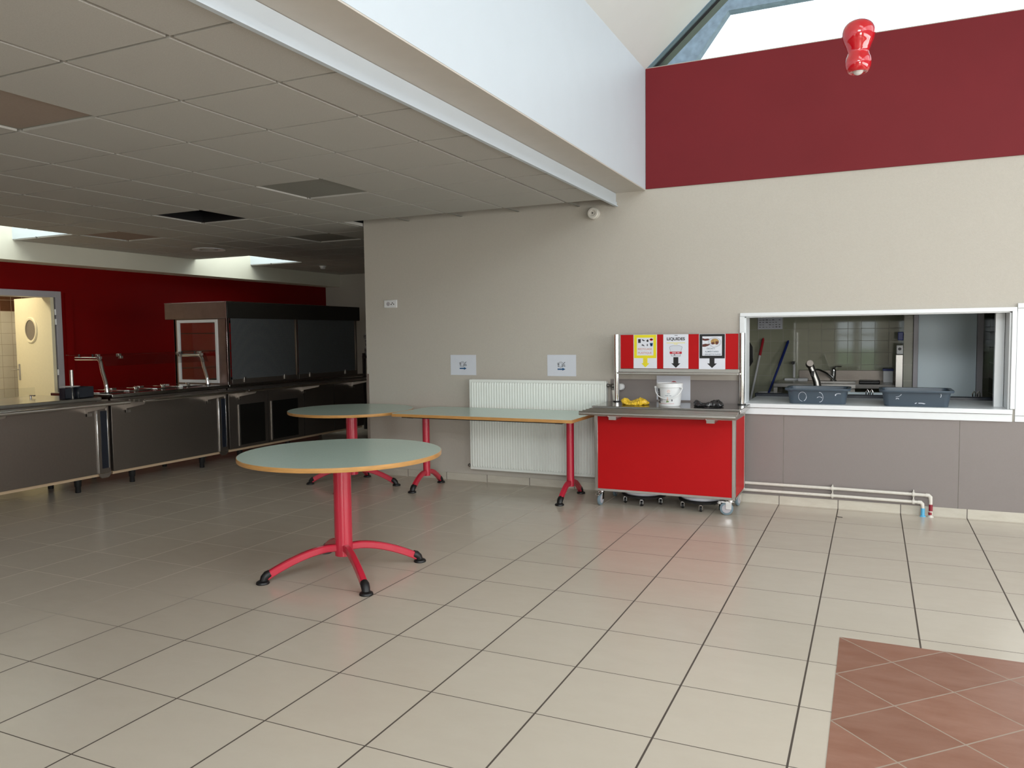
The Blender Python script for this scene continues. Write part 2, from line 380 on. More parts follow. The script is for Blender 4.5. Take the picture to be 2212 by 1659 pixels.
for x0, x1 in WR:
    n += 1
    o = struct('window_%d' % n, MB().ring([(x0, .35), (x1, .35), (x1, 2.45), (x0, 2.45)], [(x0+.05, .40), (x1-.05, .40), (x1-.05, 2.40), (x0+.05, 2.40)], 'y', -5.14, -5.08).box(x0+.05, x1-.05, -5.13, -5.09, 1.3, 1.35), 'lilac', smooth=0)
    obj('pane', MB().box(x0+.05, x1-.05, -5.115, -5.11, .4, 2.4), 'glass', o, smooth=0)
for y0, y1 in ((-1.4, .01), (.19, 1.51), (1.69, 3.01), (3.19, 4.51), (4.69, 6.1)):
    n += 1
    o = struct('window_%d' % n, MB().ring([(y0, .6), (y1, .6), (y1, 2.4), (y0, 2.4)], [(y0+.05, .65), (y1-.05, .65), (y1-.05, 2.35), (y0+.05, 2.35)], 'x', 5.08, 5.14), 'lilac', smooth=0)
    obj('pane', MB().box(5.11, 5.115, y0+.05, y1-.05, .65, 2.35), 'glass', o, smooth=0)
# low ceiling: tegular tiles separated by recessed joints
holes = [(-8.9, -7.82, 4.62, 5.72), (-8.9, -7.82, 8.35, 9.44)]
special = [(-6.03, 5.2), (-4.23, 4.6), (-4.23, 2.2), (-6.03, 7.0), (-7.83, 5.8)]
b = MB()
xs = [-8.835, -8.426]+[-8.426+.6*i for i in range(1, 11)]+[-2.085]
ys = [-5]+[2.208+.6*k for k in range(-12, 16)]+[11.685]
for i in range(len(xs)-1):
    for k in range(len(ys)-1):
        x0, x1, y0, y1 = xs[i], xs[i+1], ys[k], ys[k+1]
        cx, cy = (x0+x1)/2, (y0+y1)/2
        if y1 > YW and x1 > -4.74: 
            if x0 > -4.8: continue
            x1 = -4.77
        if any(abs(x0-sx) < .05 and abs(y0-sy) < .05 for sx, sy in special): continue
        rects = [(x0, x1, y0, y1)]
        for hx_0, hx_1, hy_0, hy_1 in holes:
            if hx_0 < cx < hx_1:
                out = []
                for q in rects:
                    if q[3] <= hy_0 or q[2] >= hy_1: out.append(q); continue
                    if q[2] < hy_0: out.append((q[0], q[1], q[2], hy_0))
                    if q[3] > hy_1: out.append((q[0], q[1], hy_1, q[3]))
                rects = out
        for q in rects:
            g = .012
            if q[1]-q[0] > .03 and q[3]-q[2] > .03: b.box(q[0]+g, q[1]-g, q[2]+g*.7, q[3]-g*.7, CH, CH+.03)
b.box(-7.83, -2.085, -5, 5.8, CH+.008, CH+.012); 
bars = MB()
for x in xs[1:-1]:
    y0 = -5
    for a, c in ((-5, 11.685),):
        if x > -4.78: c = YW
        segs = [(a, c)]
        if x < -7.9: segs = [(-5, 4.62), (5.72, 8.35), (9.44, 11.685)]
        for s0, s1 in segs: bars.box(x-.012, x+.012, s0, s1, CH+.012, CH+.016)
for y in ys[1:-1]:
    x1 = -2.085 if y < YW else -4.77
    x0 = -8.835
    if 4.62 < y < 5.72 or 8.35 < y < 9.44: x0 = -7.82
    bars.box(x0, x1, y-.012, y+.012, CH+.0125, CH+.0155)
b2 = MB(); b2.v, b2.f, b2.m = b.v[:-8], b.f[:-6], b.m[:-6]
o = struct('ceiling', b2, 'tile_c', smooth=0)
obj('tee_bar_grid', bars, 'cgrey', o, smooth=0)
# slab above the hung ceiling, with the two roof wells and the open tile
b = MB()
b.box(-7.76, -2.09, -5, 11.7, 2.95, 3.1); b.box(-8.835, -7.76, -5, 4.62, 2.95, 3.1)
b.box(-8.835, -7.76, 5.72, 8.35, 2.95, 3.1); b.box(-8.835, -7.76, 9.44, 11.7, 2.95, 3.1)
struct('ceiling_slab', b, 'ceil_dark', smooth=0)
for k, (y0, y1) in enumerate(((4.62, 5.72), (8.35, 9.44))):
    b = MB(); b.box(-7.82, -7.76, y0-.05, y1+.05, CH+.012, 3.25); b.box(-8.835, -7.82, y0-.05, y0, CH+.012, 3.25); b.box(-8.835, -7.82, y1, y1+.05, CH+.012, 3.25)
    struct('trim_%d' % (5+k), b, 'white', smooth=0)
# edge of the low ceiling, soffit and high white wall of the lantern
b = MB(); b.box(-2.085, -2.07, -5, YW, 2.551, 2.585); b.box(-2.085, -2.078, -5, YW, 2.585, 2.66); b.box(-2.085, -2.06, -5, YW, 2.545, 2.553)
struct('trim_7', b, 'white', smooth=0)
struct('ceiling_soffit', MB().box(-2.084, -1.812, -5, YW, 2.662, 2.95), 'soffit', smooth=0)
struct('wall_lantern_left', MB().box(-1.95, -1.81, -5, YW, 2.670, 3.685), 'white', smooth=0)
# lantern roof: left slope lined, right slope glazed only low down
sl = .87
struct('ceiling_lantern', MB().prism([(-1.81, 3.685), (-1.95, 3.685), (-1.95, 3.80), (.80, 6.10), (.80, 5.955)], 'y', -5, 6.72), 'roofw', smooth=0)
struct('ceiling_lantern_blocker', MB().prism([(.80, 5.955), (.80, 6.10), (2.25, 4.87), (2.25, 4.73)], 'y', -5, 6.72), 'roofw', smooth=0)  # unseen upper lining, added to cut daylight on the white wall
o = struct('window_12', MB().box(2.2, 2.3, -5, 6.7, 4.72, 4.86), 'lilac', smooth=0)
b = MB()
for k in range(8):
    y = -5+k*1.67
    b.prism([(2.25, 4.72), (2.25, 4.80), (3.5, 3.76), (3.42, 3.69)], 'y', y-.03, y+.03)
b.box(3.34, 3.46, -5, 6.7, 3.63, 3.75)
obj('glazing_bars', b, 'lilac', o, smooth=0)
obj('pane', MB().prism([(2.25, 4.760), (2.25, 4.767), (3.45, 3.722), (3.45, 3.714)], 'y', -5, 6.7), 'glass', o, smooth=0)
struct('wall_lantern_right', MB().box(3.4, 3.54, -5, YW, 2.56, 3.66), 'white', smooth=0)
struct('ceiling_right', MB().box(3.41, 5.0, -5, YW, CH, 2.7), 'white', smooth=0)
o = struct('window_14', MB().ring([(-1.95, 3.7), (3.5, 3.7), (.8, 6.1)], [(-1.6, 3.78), (3.2, 3.78), (.8, 5.92)], 'y', -5.2, -5.1), 'frame', smooth=0)
obj('pane', MB().prism([(-1.6, 3.78), (3.2, 3.78), (.8, 5.92)], 'y', -5.16, -5.155), 'glass', o, smooth=0)
struct('ground_outside', MB().box(-40, 40, -60, -5.3, -.3, -.2), 'green', smooth=0)
struct('ground_outside_front', MB().box(-40, 40, 12.3, 60, -.3, -.2), 'green', smooth=0)
# gable glazing over the red wall
b = MB()
L = [(-1.81, 3.69), (.80, 5.96)]
def band(p, q, off0, off1):
    d = Vector((q[0]-p[0], q[1]-p[1])).normalized(); nn = Vector((d.y, -d.x))
    return [(p[0]+nn.x*off0, p[1]+nn.y*off0), (q[0]+nn.x*off0, q[1]+nn.y*off0), (q[0]+nn.x*off1, q[1]+nn.y*off1), (p[0]+nn.x*off1, p[1]+nn.y*off1)]
b.prism(band(*L, .0, .028), 'y', 6.74, 6.90, mi=1)
b.prism(band(*L, .028, .052), 'y', 6.76, 6.88)
b.prism(band((3.42, 3.69), (.80, 5.96), .0, -.05), 'y', 6.74, 6.90)
b.box(-1.7, 3.4, 6.80, 6.86, 3.69, 3.705)
o = struct('window_13', b, ['frame', 'framed'], smooth=0)
obj('pane', MB().prism([(-1.76, 3.70), (3.38, 3.70), (.80, 5.93)], 'y', 6.82, 6.826), 'glass', o, smooth=0)
# weathered eaves outside the gable, shade put into their blue-grey colour
b = MB()
b.prism([(-2.6, 3.3), (-2.25, 3.55), (-1.60, 3.95), (-1.26, 4.40), (2.9, 4.40), (3.3, 3.95), (4.0, 3.55), (4.4, 3.3), (4.4, 7.2), (-2.6, 7.2)], 'y', 7.6, 7.72)
struct('roof_eaves', b, 'overhang', smooth=0)

# special ceiling panels
for (x, y, m_, lab) in ((-4.226, 4.608, 'cgrey', 'dark grey blank ceiling panel in the tile above the small table group, nearest the lantern'),
                        (-4.226, 2.208, 'cbrown', 'brown blank ceiling panel cut off by the left edge of the photo'),
                        (-6.026, 7.008, 'cgrey', 'grey blank ceiling panel close to the far wall corner'),
                        (-7.826, 5.808, 'cbrown', 'brown stained ceiling panel between the two roof wells')):
    tag(obj('ceiling_panel', MB().box(x+.014, x+.586, y+.012, y+.588, CH+.010, CH+.016), m_, smooth=0), lab, 'ceiling panel')
o = tag(obj('open_ceiling_hatch', MB().ring([(-6.018, 5.214), (-5.434, 5.214), (-5.434, 5.802), (-6.018, 5.802)], [(-5.995, 5.237), (-5.457, 5.237), (-5.457, 5.779), (-5.995, 5.779)], 'z', CH+.008, CH+.10), 'black', smooth=0),
        'black open square hole in the ceiling where one tile is missing', 'ceiling opening')
# air diffuser, detector
t = thing('air_diffuser', 'round white air diffuser flush in the dim ceiling', 'air vent', (-7.66, 7.46, CH))
obj('flange', MB().lathe([(.13, -.001), (.195, -.003), (.20, -.012), (.175, -.016), (.14, -.008), (.13, -.001)], (-7.66, 7.46, CH), 40), 'plastic', t)
for r0 in (.10, .065): obj('cone_ring', MB().lathe([(r0-.02, -.002), (r0+.01, -.014), (r0+.012, -.010), (r0-.01, -.0015), (r0-.02, -.002)], (-7.66, 7.46, CH), 32), 'tile_c', t)
t = thing('smoke_detector', 'small white smoke detector under the far dim ceiling', 'smoke detector', (-7.96, 10.1, CH))
obj('base_plate', MB().lathe([(.055, -.012), (.055, 0)], (-7.96, 10.1, CH), 24), 'plastic', t)
obj('sensor_head', MB().lathe([(.02, -.05), (.035, -.045), (.045, -.013), (.045, -.012)], (-7.96, 10.1, CH), 24), 'plastic', t)

# ------------------------------------------------------------------ hatch
def wallbox(b, x0, x1, z0, z1, d): b.box(x0, x1, YW-d, YW-.0005, z0, z1)
b = MB(); wallbox(b, -1.005, .95, 1.553, 1.583, .022); wallbox(b, -1.005, -.97, .80, 1.553, .022); wallbox(b, .92, .95, .838, 1.553, .03)
struct('trim_8', b, 'lamw', smooth=0, bevel=.002)
b = MB(); b.box(.954, 2.1, YW-.018, YW-.0005, .79, 1.572)
b.box(.954, 2.1, YW-.020, YW-.0005, 1.575, 1.61); b.box(.954, 2.1, YW-.020, YW-.0005, .745, .787)
struct('trim_9', b, 'lamw', smooth=0, bevel=.001)
# reveal lining
b = MB(); b.box(hx0-.001, hx0+.012, YW, 6.93, .835, hz1); b.box(hx1-.012, hx1+.001, YW, 6.93, .835, hz1); b.box(.845, .905, 6.932, 6.99, .835, hz1+.05); b.box(hx0, hx1, YW, 6.93, hz1-.008, hz1)
struct('trim_10', b, 'lamw', smooth=0)
# counter board of the hatch
t = thing('hatch_counter', 'long white laminate counter board in the serving hatch', 'counter', (0, 6.75, .8))
obj('board', MB().prism([(-1.0, 6.685), (.935, 6.685), (.935, 6.7285), (.918, 6.7285), (.918, 7.49), (-.968, 7.49), (-.968, 6.7285), (-1.0, 6.7285)], 'z', .801, .835), 'lamw', t, bevel=.002)
obj('apron', MB().box(-1.0, .935, 6.70, 6.7285, .744, .797), 'lamw', t, bevel=.002)
obj('edge_strip', MB().box(-.985, .93, 7.49, 7.55, .828, .862), 'navy', t, bevel=.006)
for x in (-.88, .86): obj('leg', MB().box(x-.02, x+.02, 7.40, 7.44, 0, .80), 'steeld', t)

# kitchen behind the hatch
kb = MB(); kb.box(-2.6, 1.5, 9.0, 9.15, 0, 2.6)
struct('wall_kitchen_back', kb, 'ktile', smooth=0)
struct('wall_kitchen_right', MB().box(1.05, 1.2, 6.93, 9.0, 0, 2.6), 'ktiley', smooth=0)
struct('wall_kitchen_left', MB().box(-2.75, -2.6, 6.93, 9.0, 0, 2.6), 'ktiley', smooth=0)
struct('ceiling_kitchen', MB().box(-2.75, 1.2, 6.93, 9.1, 2.6, 2.7), 'white', smooth=0)
# white panel door in a metal frame
o = struct('door_1', MB().box(.385, .855, 8.20, 8.24, .05, 2.1), 'kitw', smooth=0)
b = MB(); b.box(.345, .382, 8.17, 8.25, 0, 2.16); b.box(.858, .905, 8.17, 8.25, 0, 2.16); b.box(.345, .905, 8.17, 8.25, 2.12, 2.18)
obj('door_frame', b, 'lilac', o, smooth=0)
struct('wall_kitchen_pier', MB().box(.265, .342, 8.22, 8.99, 0, 2.6), 'ktiley', smooth=0)
# sink bench
t = thing('sink_bench', 'stainless steel sink bench against the tiled kitchen wall', 'sink', (-.3, 8.7, 0))
obj('sink_top', MB().box(-.92, -.55, 8.38, 8.97, .86, .90).box(-.15, .255, 8.38, 8.97, .86, .90).box(-.55, -.15, 8.38, 8.48, .86, .90).box(-.55, -.15, 8.86, 8.97, .86, .90), 'steel', t, bevel=.003)
obj('basin', MB().box(-.55, -.15, 8.48, 8.485, .68, .895).box(-.55, -.15, 8.855, 8.86, .68, .895).box(-.55, -.545, 8.48, 8.86, .68, .895).box(-.155, -.15, 8.48, 8.86, .68, .895).box(-.55, -.15, 8.48, 8.86, .675, .68), 'steel', t)
obj('splashback', MB().box(-.72, .255, 8.965, 8.995, .90, 1.01), 'steeld', t, bevel=.002)
for x in (-.90, .22):
    for y in (8.42, 8.93): obj('leg', MB().box(x-.018, x+.018, y-.018, y+.018, 0, .86), 'steel', t)
obj('lower_rail', MB().box(-.9, .22, 8.41, 8.43, .74, .79), 'steeld', t)
t = thing('mixer_tap', 'chrome lever mixer tap with long spout on the kitchen sink', 'tap', (-.37, 8.9, .9))
obj('tap_body', MB().lathe([(.03, 0), (.03, .01), (.022, .02), (.024, .10), (.026, .12), (.018, .14), (.001, .145)], (-.37, 8.9, .9), 20), 'chrome', t)
obj('spout', MB().tube([(-.38, 8.89, .93), (-.44, 8.82, .99), (-.50, 8.74, 1.025), (-.53, 8.71, 1.03), (-.545, 8.695, 1.01)], .011, 12), 'chrome', t)
obj('lever', MB().tube([(-.37, 8.9, 1.04), (-.34, 8.87, 1.055), (-.29, 8.85, 1.055)], [.008, .007, .005], 10), 'chrome', t)
t = thing('drinks_tap', 'leaning grey steel tap column rising behind the left tub', 'tap', (-.49, 7.95, .8))
obj('column', MB().tube([(-.455, 7.95, .80), (-.48, 7.95, .95), (-.535, 7.95, 1.10)], [.04, .033, .030], 16), 'steel', t)
obj('nozzle', MB().tube([(-.545, 7.95, 1.11), (-.535, 7.88, 1.125)], [.036, .030], 16), 'steeld', t)
obj('button', MB().box(-.525, -.50, 7.912, 7.92, 1.0, 1.05), 'black', t)
# under-bench lower table
t = thing('prep_table', 'low steel table with a pale front just behind the hatch strip', 'table', (0, 7.9, 0))
obj('table_top', MB().box(-.55, .36, 7.62, 8.10, .76, .80), 'steel', t, bevel=.002)
for x in (-.53, .34):
    for y in (7.65, 8.07): obj('leg', MB().box(x-.015, x+.015, y-.015, y+.015, 0, .76), 'steel', t)
obj('upstand', MB().box(-.55, .36, 8.07, 8.10, .80, .845), 'kitw', t)
def stick(name, lab, p0, p1, grip, mg, ms):
    t = thing(name, lab, 'mop', p0)
    p0 = Vector(p0); p1 = Vector(p1); q = p0.lerp(p1, grip)
    obj('pole', MB().tube([p0+Vector((0, 0, .03)), q], .0115, 12), ms, t)
    obj('grip', MB().tube([q, p0.lerp(p1, .985), p1], [.014, .014, .006], 12), mg, t)
    obj('mop_head', MB().box(p0.x-.12, p0.x+.12, p0.y-.05, p0.y+.05, 0, .05), 'inkgrey', t, bevel=.01)
stick('mop', 'mop with white pole and red grip leaning on kitchen tiles', (-1.30, 8.55, 0), (-1.09, 8.95, 1.36), .86, 'inkred', 'plastic')
stick('mop', 'mop with all blue handle leaning on kitchen tiles', (-1.24, 8.40, 0), (-.83, 8.95, 1.33), .80, 'blueh', 'blueh')
tag(obj('hanging_dustpan', MB().prism([(-1.34, 1.06), (-1.25, 1.02), (-1.20, 1.10), (-1.205, 1.26), (-1.25, 1.34), (-1.34, 1.36)], 'y', 8.93, 8.99), 'black', bevel=.01), 'black rounded dustpan hanging on tiles at the hatch left edge', 'dustpan')
t = thing('wall_notice', 'framed cleaning schedule sheet on tiles at the hatch top left', 'notice', (-1.03, 8.99, 1.5))
obj('sheet', MB().box(-1.156, -.897, 8.990, 8.9995, 1.455, 1.66), 'paperw', t, smooth=0)
b = MB()
for r in range(5):
    for c in range(7):
        x = -1.14+c*.034; z = 1.475+r*.026
        if random.random() < .75: b.box(x, x+.012+random.random()*.012, 8.9885, 8.9897, z, z+.004+random.random()*.005)
b.box(-1.156, -.9, 8.9885, 8.9897, 1.555, 1.5565)
obj('print', b, 'inkgrey', t, smooth=0)
tag(obj('paper_cup_box', MB().box(-.86, -.72, 8.87, 8.95, .90, .925).box(-.72, -.62, 8.80, 8.90, .90, .93), 'plastic', bevel=.004), 'small white box lying on the sink bench left end', 'box')
t = thing('wall_hose', 'white wall pipe with dark round end above the sink', 'pipe', (-.77, 8.98, 1.08))
obj('pipe', MB().tube([(-.77, 8.98, 1.09), (-.77, 8.92, 1.09), (-.765, 8.91, 1.04), (-.765, 8.91, .93)], .014, 12), 'plastic', t)
obj('end_cap', MB().lathe([(.018, -.0), (.018, .03)], (-.775, 8.88, 1.09), 16, 'y'), 'black', t)
tag(obj('cleaning_bucket', MB().lathe([(.001, 0), (.10, 0), (.12, .22), (.125, .23), (.113, .225), (.095, .01), (.001, .01)], (-1.0, 8.75, .55), 28), 'plastic'), 'pale bucket standing low under the mops', 'bucket')
tag(obj('bucket_stool', MB().box(-1.12, -.88, 8.63, 8.87, .5, .55).box(-1.10, -1.07, 8.65, 8.85, 0, .5).box(-.93, -.90, 8.65, 8.85, 0, .5), 'steeld'), 'low dark stool carrying the pale bucket below the mops', 'stool')
t = thing('soap_dispenser', 'white and blue soap dispenser on the kitchen pier', 'dispenser', (.25, 8.3, 1.2))
obj('reservoir', MB().box(.215, .262, 8.24, 8.32, 1.33, 1.41), 'blueh', t, bevel=.005)
obj('housing', MB().box(.205, .262, 8.23, 8.33, 1.20, 1.285), 'plastic', t, bevel=.005)
obj('push_button', MB().lathe([(.014, -.008), (.014, 0)], (.232, 8.23, 1.25), 14, 'y'), 'black', t)
obj('back_plate', MB().box(.20, .262, 8.235, 8.34, .84, 1.195), 'steel', t, bevel=.003)
tag(obj('storage_tub', MB().box(.10, .19, 8.70, 8.85, .901, 1.02).box(.095, .195, 8.69, 8.86, 1.02, 1.04, 1), ['plastic', 'blueh'], bevel=.004), 'white storage tub with blue lid on the bench by the pier', 'tub')
tag(obj('baking_tray', MB().box(-.12, .07, 8.45, 8.68, .901, .93), 'black', bevel=.008), 'flat black tray lying on the sink bench right side', 'tray')
for x, lab in ((-.02, 'chrome hoop handle rising between the two slate tubs'), (.80, 'chrome hoop handle at the right end of the hatch strip')):
    t = thing('hoop_handle', lab, 'handle', (x, 7.6, .80))
    for dx in (-.017, .017):
        obj('hoop', MB().tube([(x+dx-.012, 7.60, .80), (x+dx-.010, 7.60, .885), (x+dx, 7.60, .905), (x+dx+.010, 7.60, .885), (x+dx+.012, 7.60, .80)], .0055, 10), 'chrome', t)
    if x > .5: obj('bracket', MB().box(x-.06, x+.06, 7.555, 7.64, .77, .80), 'steeld', t)
# two slate tubs
def tub(cx, cy, z, wx, lab, seed):
    random.seed(seed)
    t = thing('bus_tub', lab, 'tub', (cx, cy, z), 'slate blue tubs on the hatch counter')
    def rr(hx, hy, r, n=5):
        P = []
        for sx, sy, a in ((1, 1, 0), (-1, 1, PI/2), (-1, -1, PI), (1, -1, 3*PI/2)):
            for k in range(n+1):
                an = a+PI/2*k/n; P.append((cx+sx*(hx-r)+r*math.cos(an), cy+sy*(hy-r)+r*math.sin(an)))
        return P
    lv = [(wx*.90, .155, z, .04), (wx*.96, .172, z+.095, .045), (wx*.97, .175, z+.105, .045), (wx*1.05, .195, z+.108, .055), (wx*1.06, .198, z+.118, .055), (wx*1.05, .195, z+.126, .055), (wx*.95, .165, z+.124, .04), (wx*.87, .145, z+.008, .03)]
    b = MB(); vs = []; N = None
    for hx, hy, zz, r in lv:
        P = rr(hx, hy, r); N = len(P); vs += [(p[0], p[1], zz) for p in P]
    fs = [(i*N+k, i*N+(k+1) % N, (i+1)*N+(k+1) % N, (i+1)*N+k) for i in range(len(lv)-1) for k in range(N)]
    fs += [tuple(range(N-1, -1, -1)), tuple(range((len(lv)-1)*N, len(lv)*N))]
    b.add(vs, fs); obj('tub_shell', b, 'bluebin', t)
    # dried chalky smears on the front
    def arc(ax, az, rx, rz, a0, a1, w):
        n = 10; b = MB()
        for k in range(n):
            t0 = a0+(a1-a0)*k/n; t1 = a0+(a1-a0)*(k+1)/n
            def Pp(tt, rr_):
                xx = ax+rx*rr_*math.cos(tt); zz = az+rz*rr_*math.sin(tt); f = (zz-z)/.095
                return (cx+xx, cy-(.155+.017*f)-.0008, zz)
            b.add([Pp(t0, 1), Pp(t1, 1), Pp(t1, 1-w), Pp(t0, 1-w)], [(0, 1, 2, 3)])
        obj('dried_smear', b, 'paper', t, smooth=0)
    if seed == 1:
        arc(-.11, z+.058, .032, .04, .2, PI*1.5, .07); arc(-.11, z+.058, .032, .04, -1.2, .1, .12)
        arc(.02, z+.055, .028, .042, -1.6, 1.7, .10); arc(.02, z+.05, .02, .01, 0, PI, .3); arc(.165, z+.075, .03, .015, 1, 3.6, .25)
    else:
        arc(-.15, z+.10, .05, .03, -1.4, -.2, .08); arc(.03, z+.01, .05, .02, .8, 1.9, .3); arc(.14, z+.09, .03, .03, -.6, .9, .12); arc(.01, z+.02, .02, .012, 1.9, 3, .4); arc(-.13, z+.055, .012, .008, 0, PI, .5)
tub(-.405, 6.93, .836, .236, 'slate blue tub on the hatch counter, left one with ring smears', 1)
tub(.31, 6.905, .836, .245, 'slate blue tub on the hatch counter, right one beside the white post', 2)

# ------------------------------------------------------------------ wall things
def paper_sign(x0, x1, z0, z1, lab):
    t = thing('direction_sign', lab, 'sign', ((x0+x1)/2, YW-.002, (z0+z1)/2), 'white direction sheets on the beige wall')
    cx, cz = (x0+x1)/2-.0, (z0+z1)/2; y = YW
    obj('sheet', MB().box(x0, x1, y-.0032, y-.0008, z0, z1), 'paper', t, smooth=0)
    yy = y-.0036
    obj('arrow', MB().prism([(cx-.040, cz-.040), (cx+.008, cz-.040), (cx+.008, cz-.048), (cx+.038, cz-.034), (cx+.008, cz-.020), (cx+.008, cz-.028), (cx-.040, cz-.028)], 'y', yy-.0003, yy), 'blue', t, smooth=0)
    b = MB()
    b.ring(circ(cx-.008, cz+.008, .026), circ(cx-.008, cz+.008, .0235), 'y', yy-.0003, yy)
    b.ring(circ(cx-.008, cz+.008, .016), circ(cx-.008, cz+.008, .0145), 'y', yy-.0003, yy)
    b.ring([(cx-.042, cz+.024), (cx-.026, cz+.024), (cx-.028, cz+.004), (cx-.038, cz+.004)], [(cx-.039, cz+.021), (cx-.029, cz+.021), (cx-.031, cz+.008), (cx-.036, cz+.008)], 'y', yy-.0003, yy)
    b.box(cx-.034, cx-.032, yy-.0003, yy, cz-.012, cz+.004); b.box(cx-.039, cx-.027, yy-.0003, yy, cz-.014, cz-.011)
    for k in range(4): b.box(cx+.004, cx+.032, yy-.0003, yy, cz-.010+k*.006, cz-.008+k*.006)
    b.box(cx+.003, cx+.005, yy-.0003, yy, cz-.012, cz+.012); b.box(cx+.030, cx+.033, yy-.0003, yy, cz-.012, cz+.012)
    b.prism([(cx+.016, cz+.018), (cx+.034, cz+.034), (cx+.036, cz+.030), (cx+.022, cz+.016)], 'y', yy-.0003, yy)
    b.box(cx+.033, cx+.041, yy-.0003, yy, cz-.006, cz-.004)
    obj('tableware_drawing', b, 'ink', t, smooth=0)
paper_sign(-3.773, -3.492, 1.040, 1.237, 'white sheet with plate drawing and blue arrow, nearer the wall socket')
paper_sign(-2.745, -2.462, 1.040, 1.237, 'white sheet with plate drawing and blue arrow, above the radiator right end')
# socket
t = thing('wall_socket', 'white double socket plate high on the beige wall', 'socket', (-4.457, YW, 1.756))
obj('plate', MB().box(-4.534, -4.380, YW-.012, YW-.0005, 1.716, 1.795), 'plastic', t, bevel=.004)
obj('round_insert', MB().lathe([(.019, -.014), (.021, -.012)], (-4.483, YW, 1.756), 24, 'y').lathe([(.004, -.022), (.004, -.014)], (-4.483, YW, 1.762), 12, 'y'), 'lilac', t)
b = MB()
for dx, dz in ((-.014, -.006), (.0, .008), (.016, -.004)): b.lathe([(.006, -.0135), (.006, -.012)], (-4.432+dx, YW, 1.756+dz), 12, 'y')
obj('contact_holes', b, 'black', t)
# siren
t = thing('alarm_siren', 'round cream alarm siren on the wall under the ceiling edge', 'siren', (-2.275, YW, 2.497))
obj('casing', MB().lathe([(.050, 0), (.052, -.02), (.052, -.028), (.047, -.030), (.047, -.036), (.052, -.038), (.052, -.056), (.044, -.066), (.028, -.066), (.020, -.060), (.001, -.060)], (-2.275, YW-.0005, 2.497), 36, 'y'), 'pipe', t)
obj('sound_port', MB().lathe([(.006, -.064), (.006, -.058)], (-2.275, YW, 2.497), 14, 'y'), 'black', t)
# radiator
t = thing('radiator', 'large white ribbed panel radiator behind the rectangular table', 'radiator', (-2.85, 6.68, .13))
rx0, rx1, rz0, rz1, ry = -3.518, -2.165, .135, 1.0, 6.645
b = MB(); prof = []
n = 49; pit = (rx1-rx0-.03)/n
for k in range(n):
    x = rx0+.015+k*pit
    prof += [(x, ry), (x+pit*.18, ry-.0085), (x+pit*.48, ry-.0085), (x+pit*.66, ry), ]
prof.append((rx1-.015, ry))
vs = [(x, y, z) for z in (rz0+.035, rz1-.035) for x, y in prof]; N = len(prof)
vs2 = [(x, ry, z) for z in (rz0+.022, rz1-.022) for x, y in prof]
b.add(vs, [(i, i+1, N+i+1, N+i) for i in range(N-1)])
b.add([vs[i] for i in range(N)]+[vs2[i] for i in range(N)], [(i, i+1, N+i+1, N+i) for i in range(N-1)])
b.add([vs[N+i] for i in range(N)]+[vs2[N+i] for i in range(N)], [(i, i+1, N+i+1, N+i) for i in range(N-1)])
b.box(rx0, rx1, ry+.0015, ry+.008, rz0, rz1)
b.box(rx0, rx1, ry-.008, ry, rz0, rz0+.020); b.box(rx0, rx1, ry-.008, ry, rz1-.020, rz1)
b.box(rx0, rx0+.014, ry-.008, ry, rz0+.0202, rz1-.0202); b.box(rx1-.014, rx1, ry-.008, ry, rz0+.0202, rz1-.0202)
obj('front_panel', b, 'radw', t, smooth=20)
obj('side_cover', MB().box(rx0-.002, rx0, ry-.008, 6.705, rz0, rz1), 'radw', t)
obj('side_cover', MB().box(rx1, rx1+.014, ry+.01, 6.705, rz0, rz1), 'radw', t)
obj('top_grille', MB().box(rx0, rx1, ry, ry+.012, rz1, rz1+.003).box(rx0, rx1, 6.69, 6.702, rz1, rz1+.003), 'radw', t)
for x in (rx0+.2, rx1-.24): obj('wall_bracket', MB().box(x, x+.04, ry+.006, YW-.013, .2, .95), 'radw', t)
v = obj('valve', MB().tube([(-2.152, 6.67, .965), (-2.105, 6.67, .965)], .012, 14).sphere((-2.14, 6.67, .965), .017).sphere((-2.095, 6.67, .962), .021).tube([(-2.095, 6.67, .955), (-2.095, 6.67, .925)], .013, 12), 'brass', t)
obj('thermostat_head', MB().lathe([(.026, 0), (.031, -.008), (.031, -.05), (.026, -.062), (.001, -.064)], (-2.02, 6.70, .955), 28, 'y').tube([(-2.075, 6.675, .96), (-2.02, 6.69, .955)], .012, 12), 'plastic', t)
obj('feed_pipe', MB().tube([(-2.095, 6.67, .93), (-2.088, 6.672, .86), (-2.078, 6.674, .75), (-2.078, 6.674, .17)], .011, 12), 'pipe', t)
obj('drain_valve', MB().tube([(-3.522, 6.67, .165), (-3.56, 6.67, .165)], .010, 12).sphere((-3.55, 6.67, .165), .015), 'brass', t)
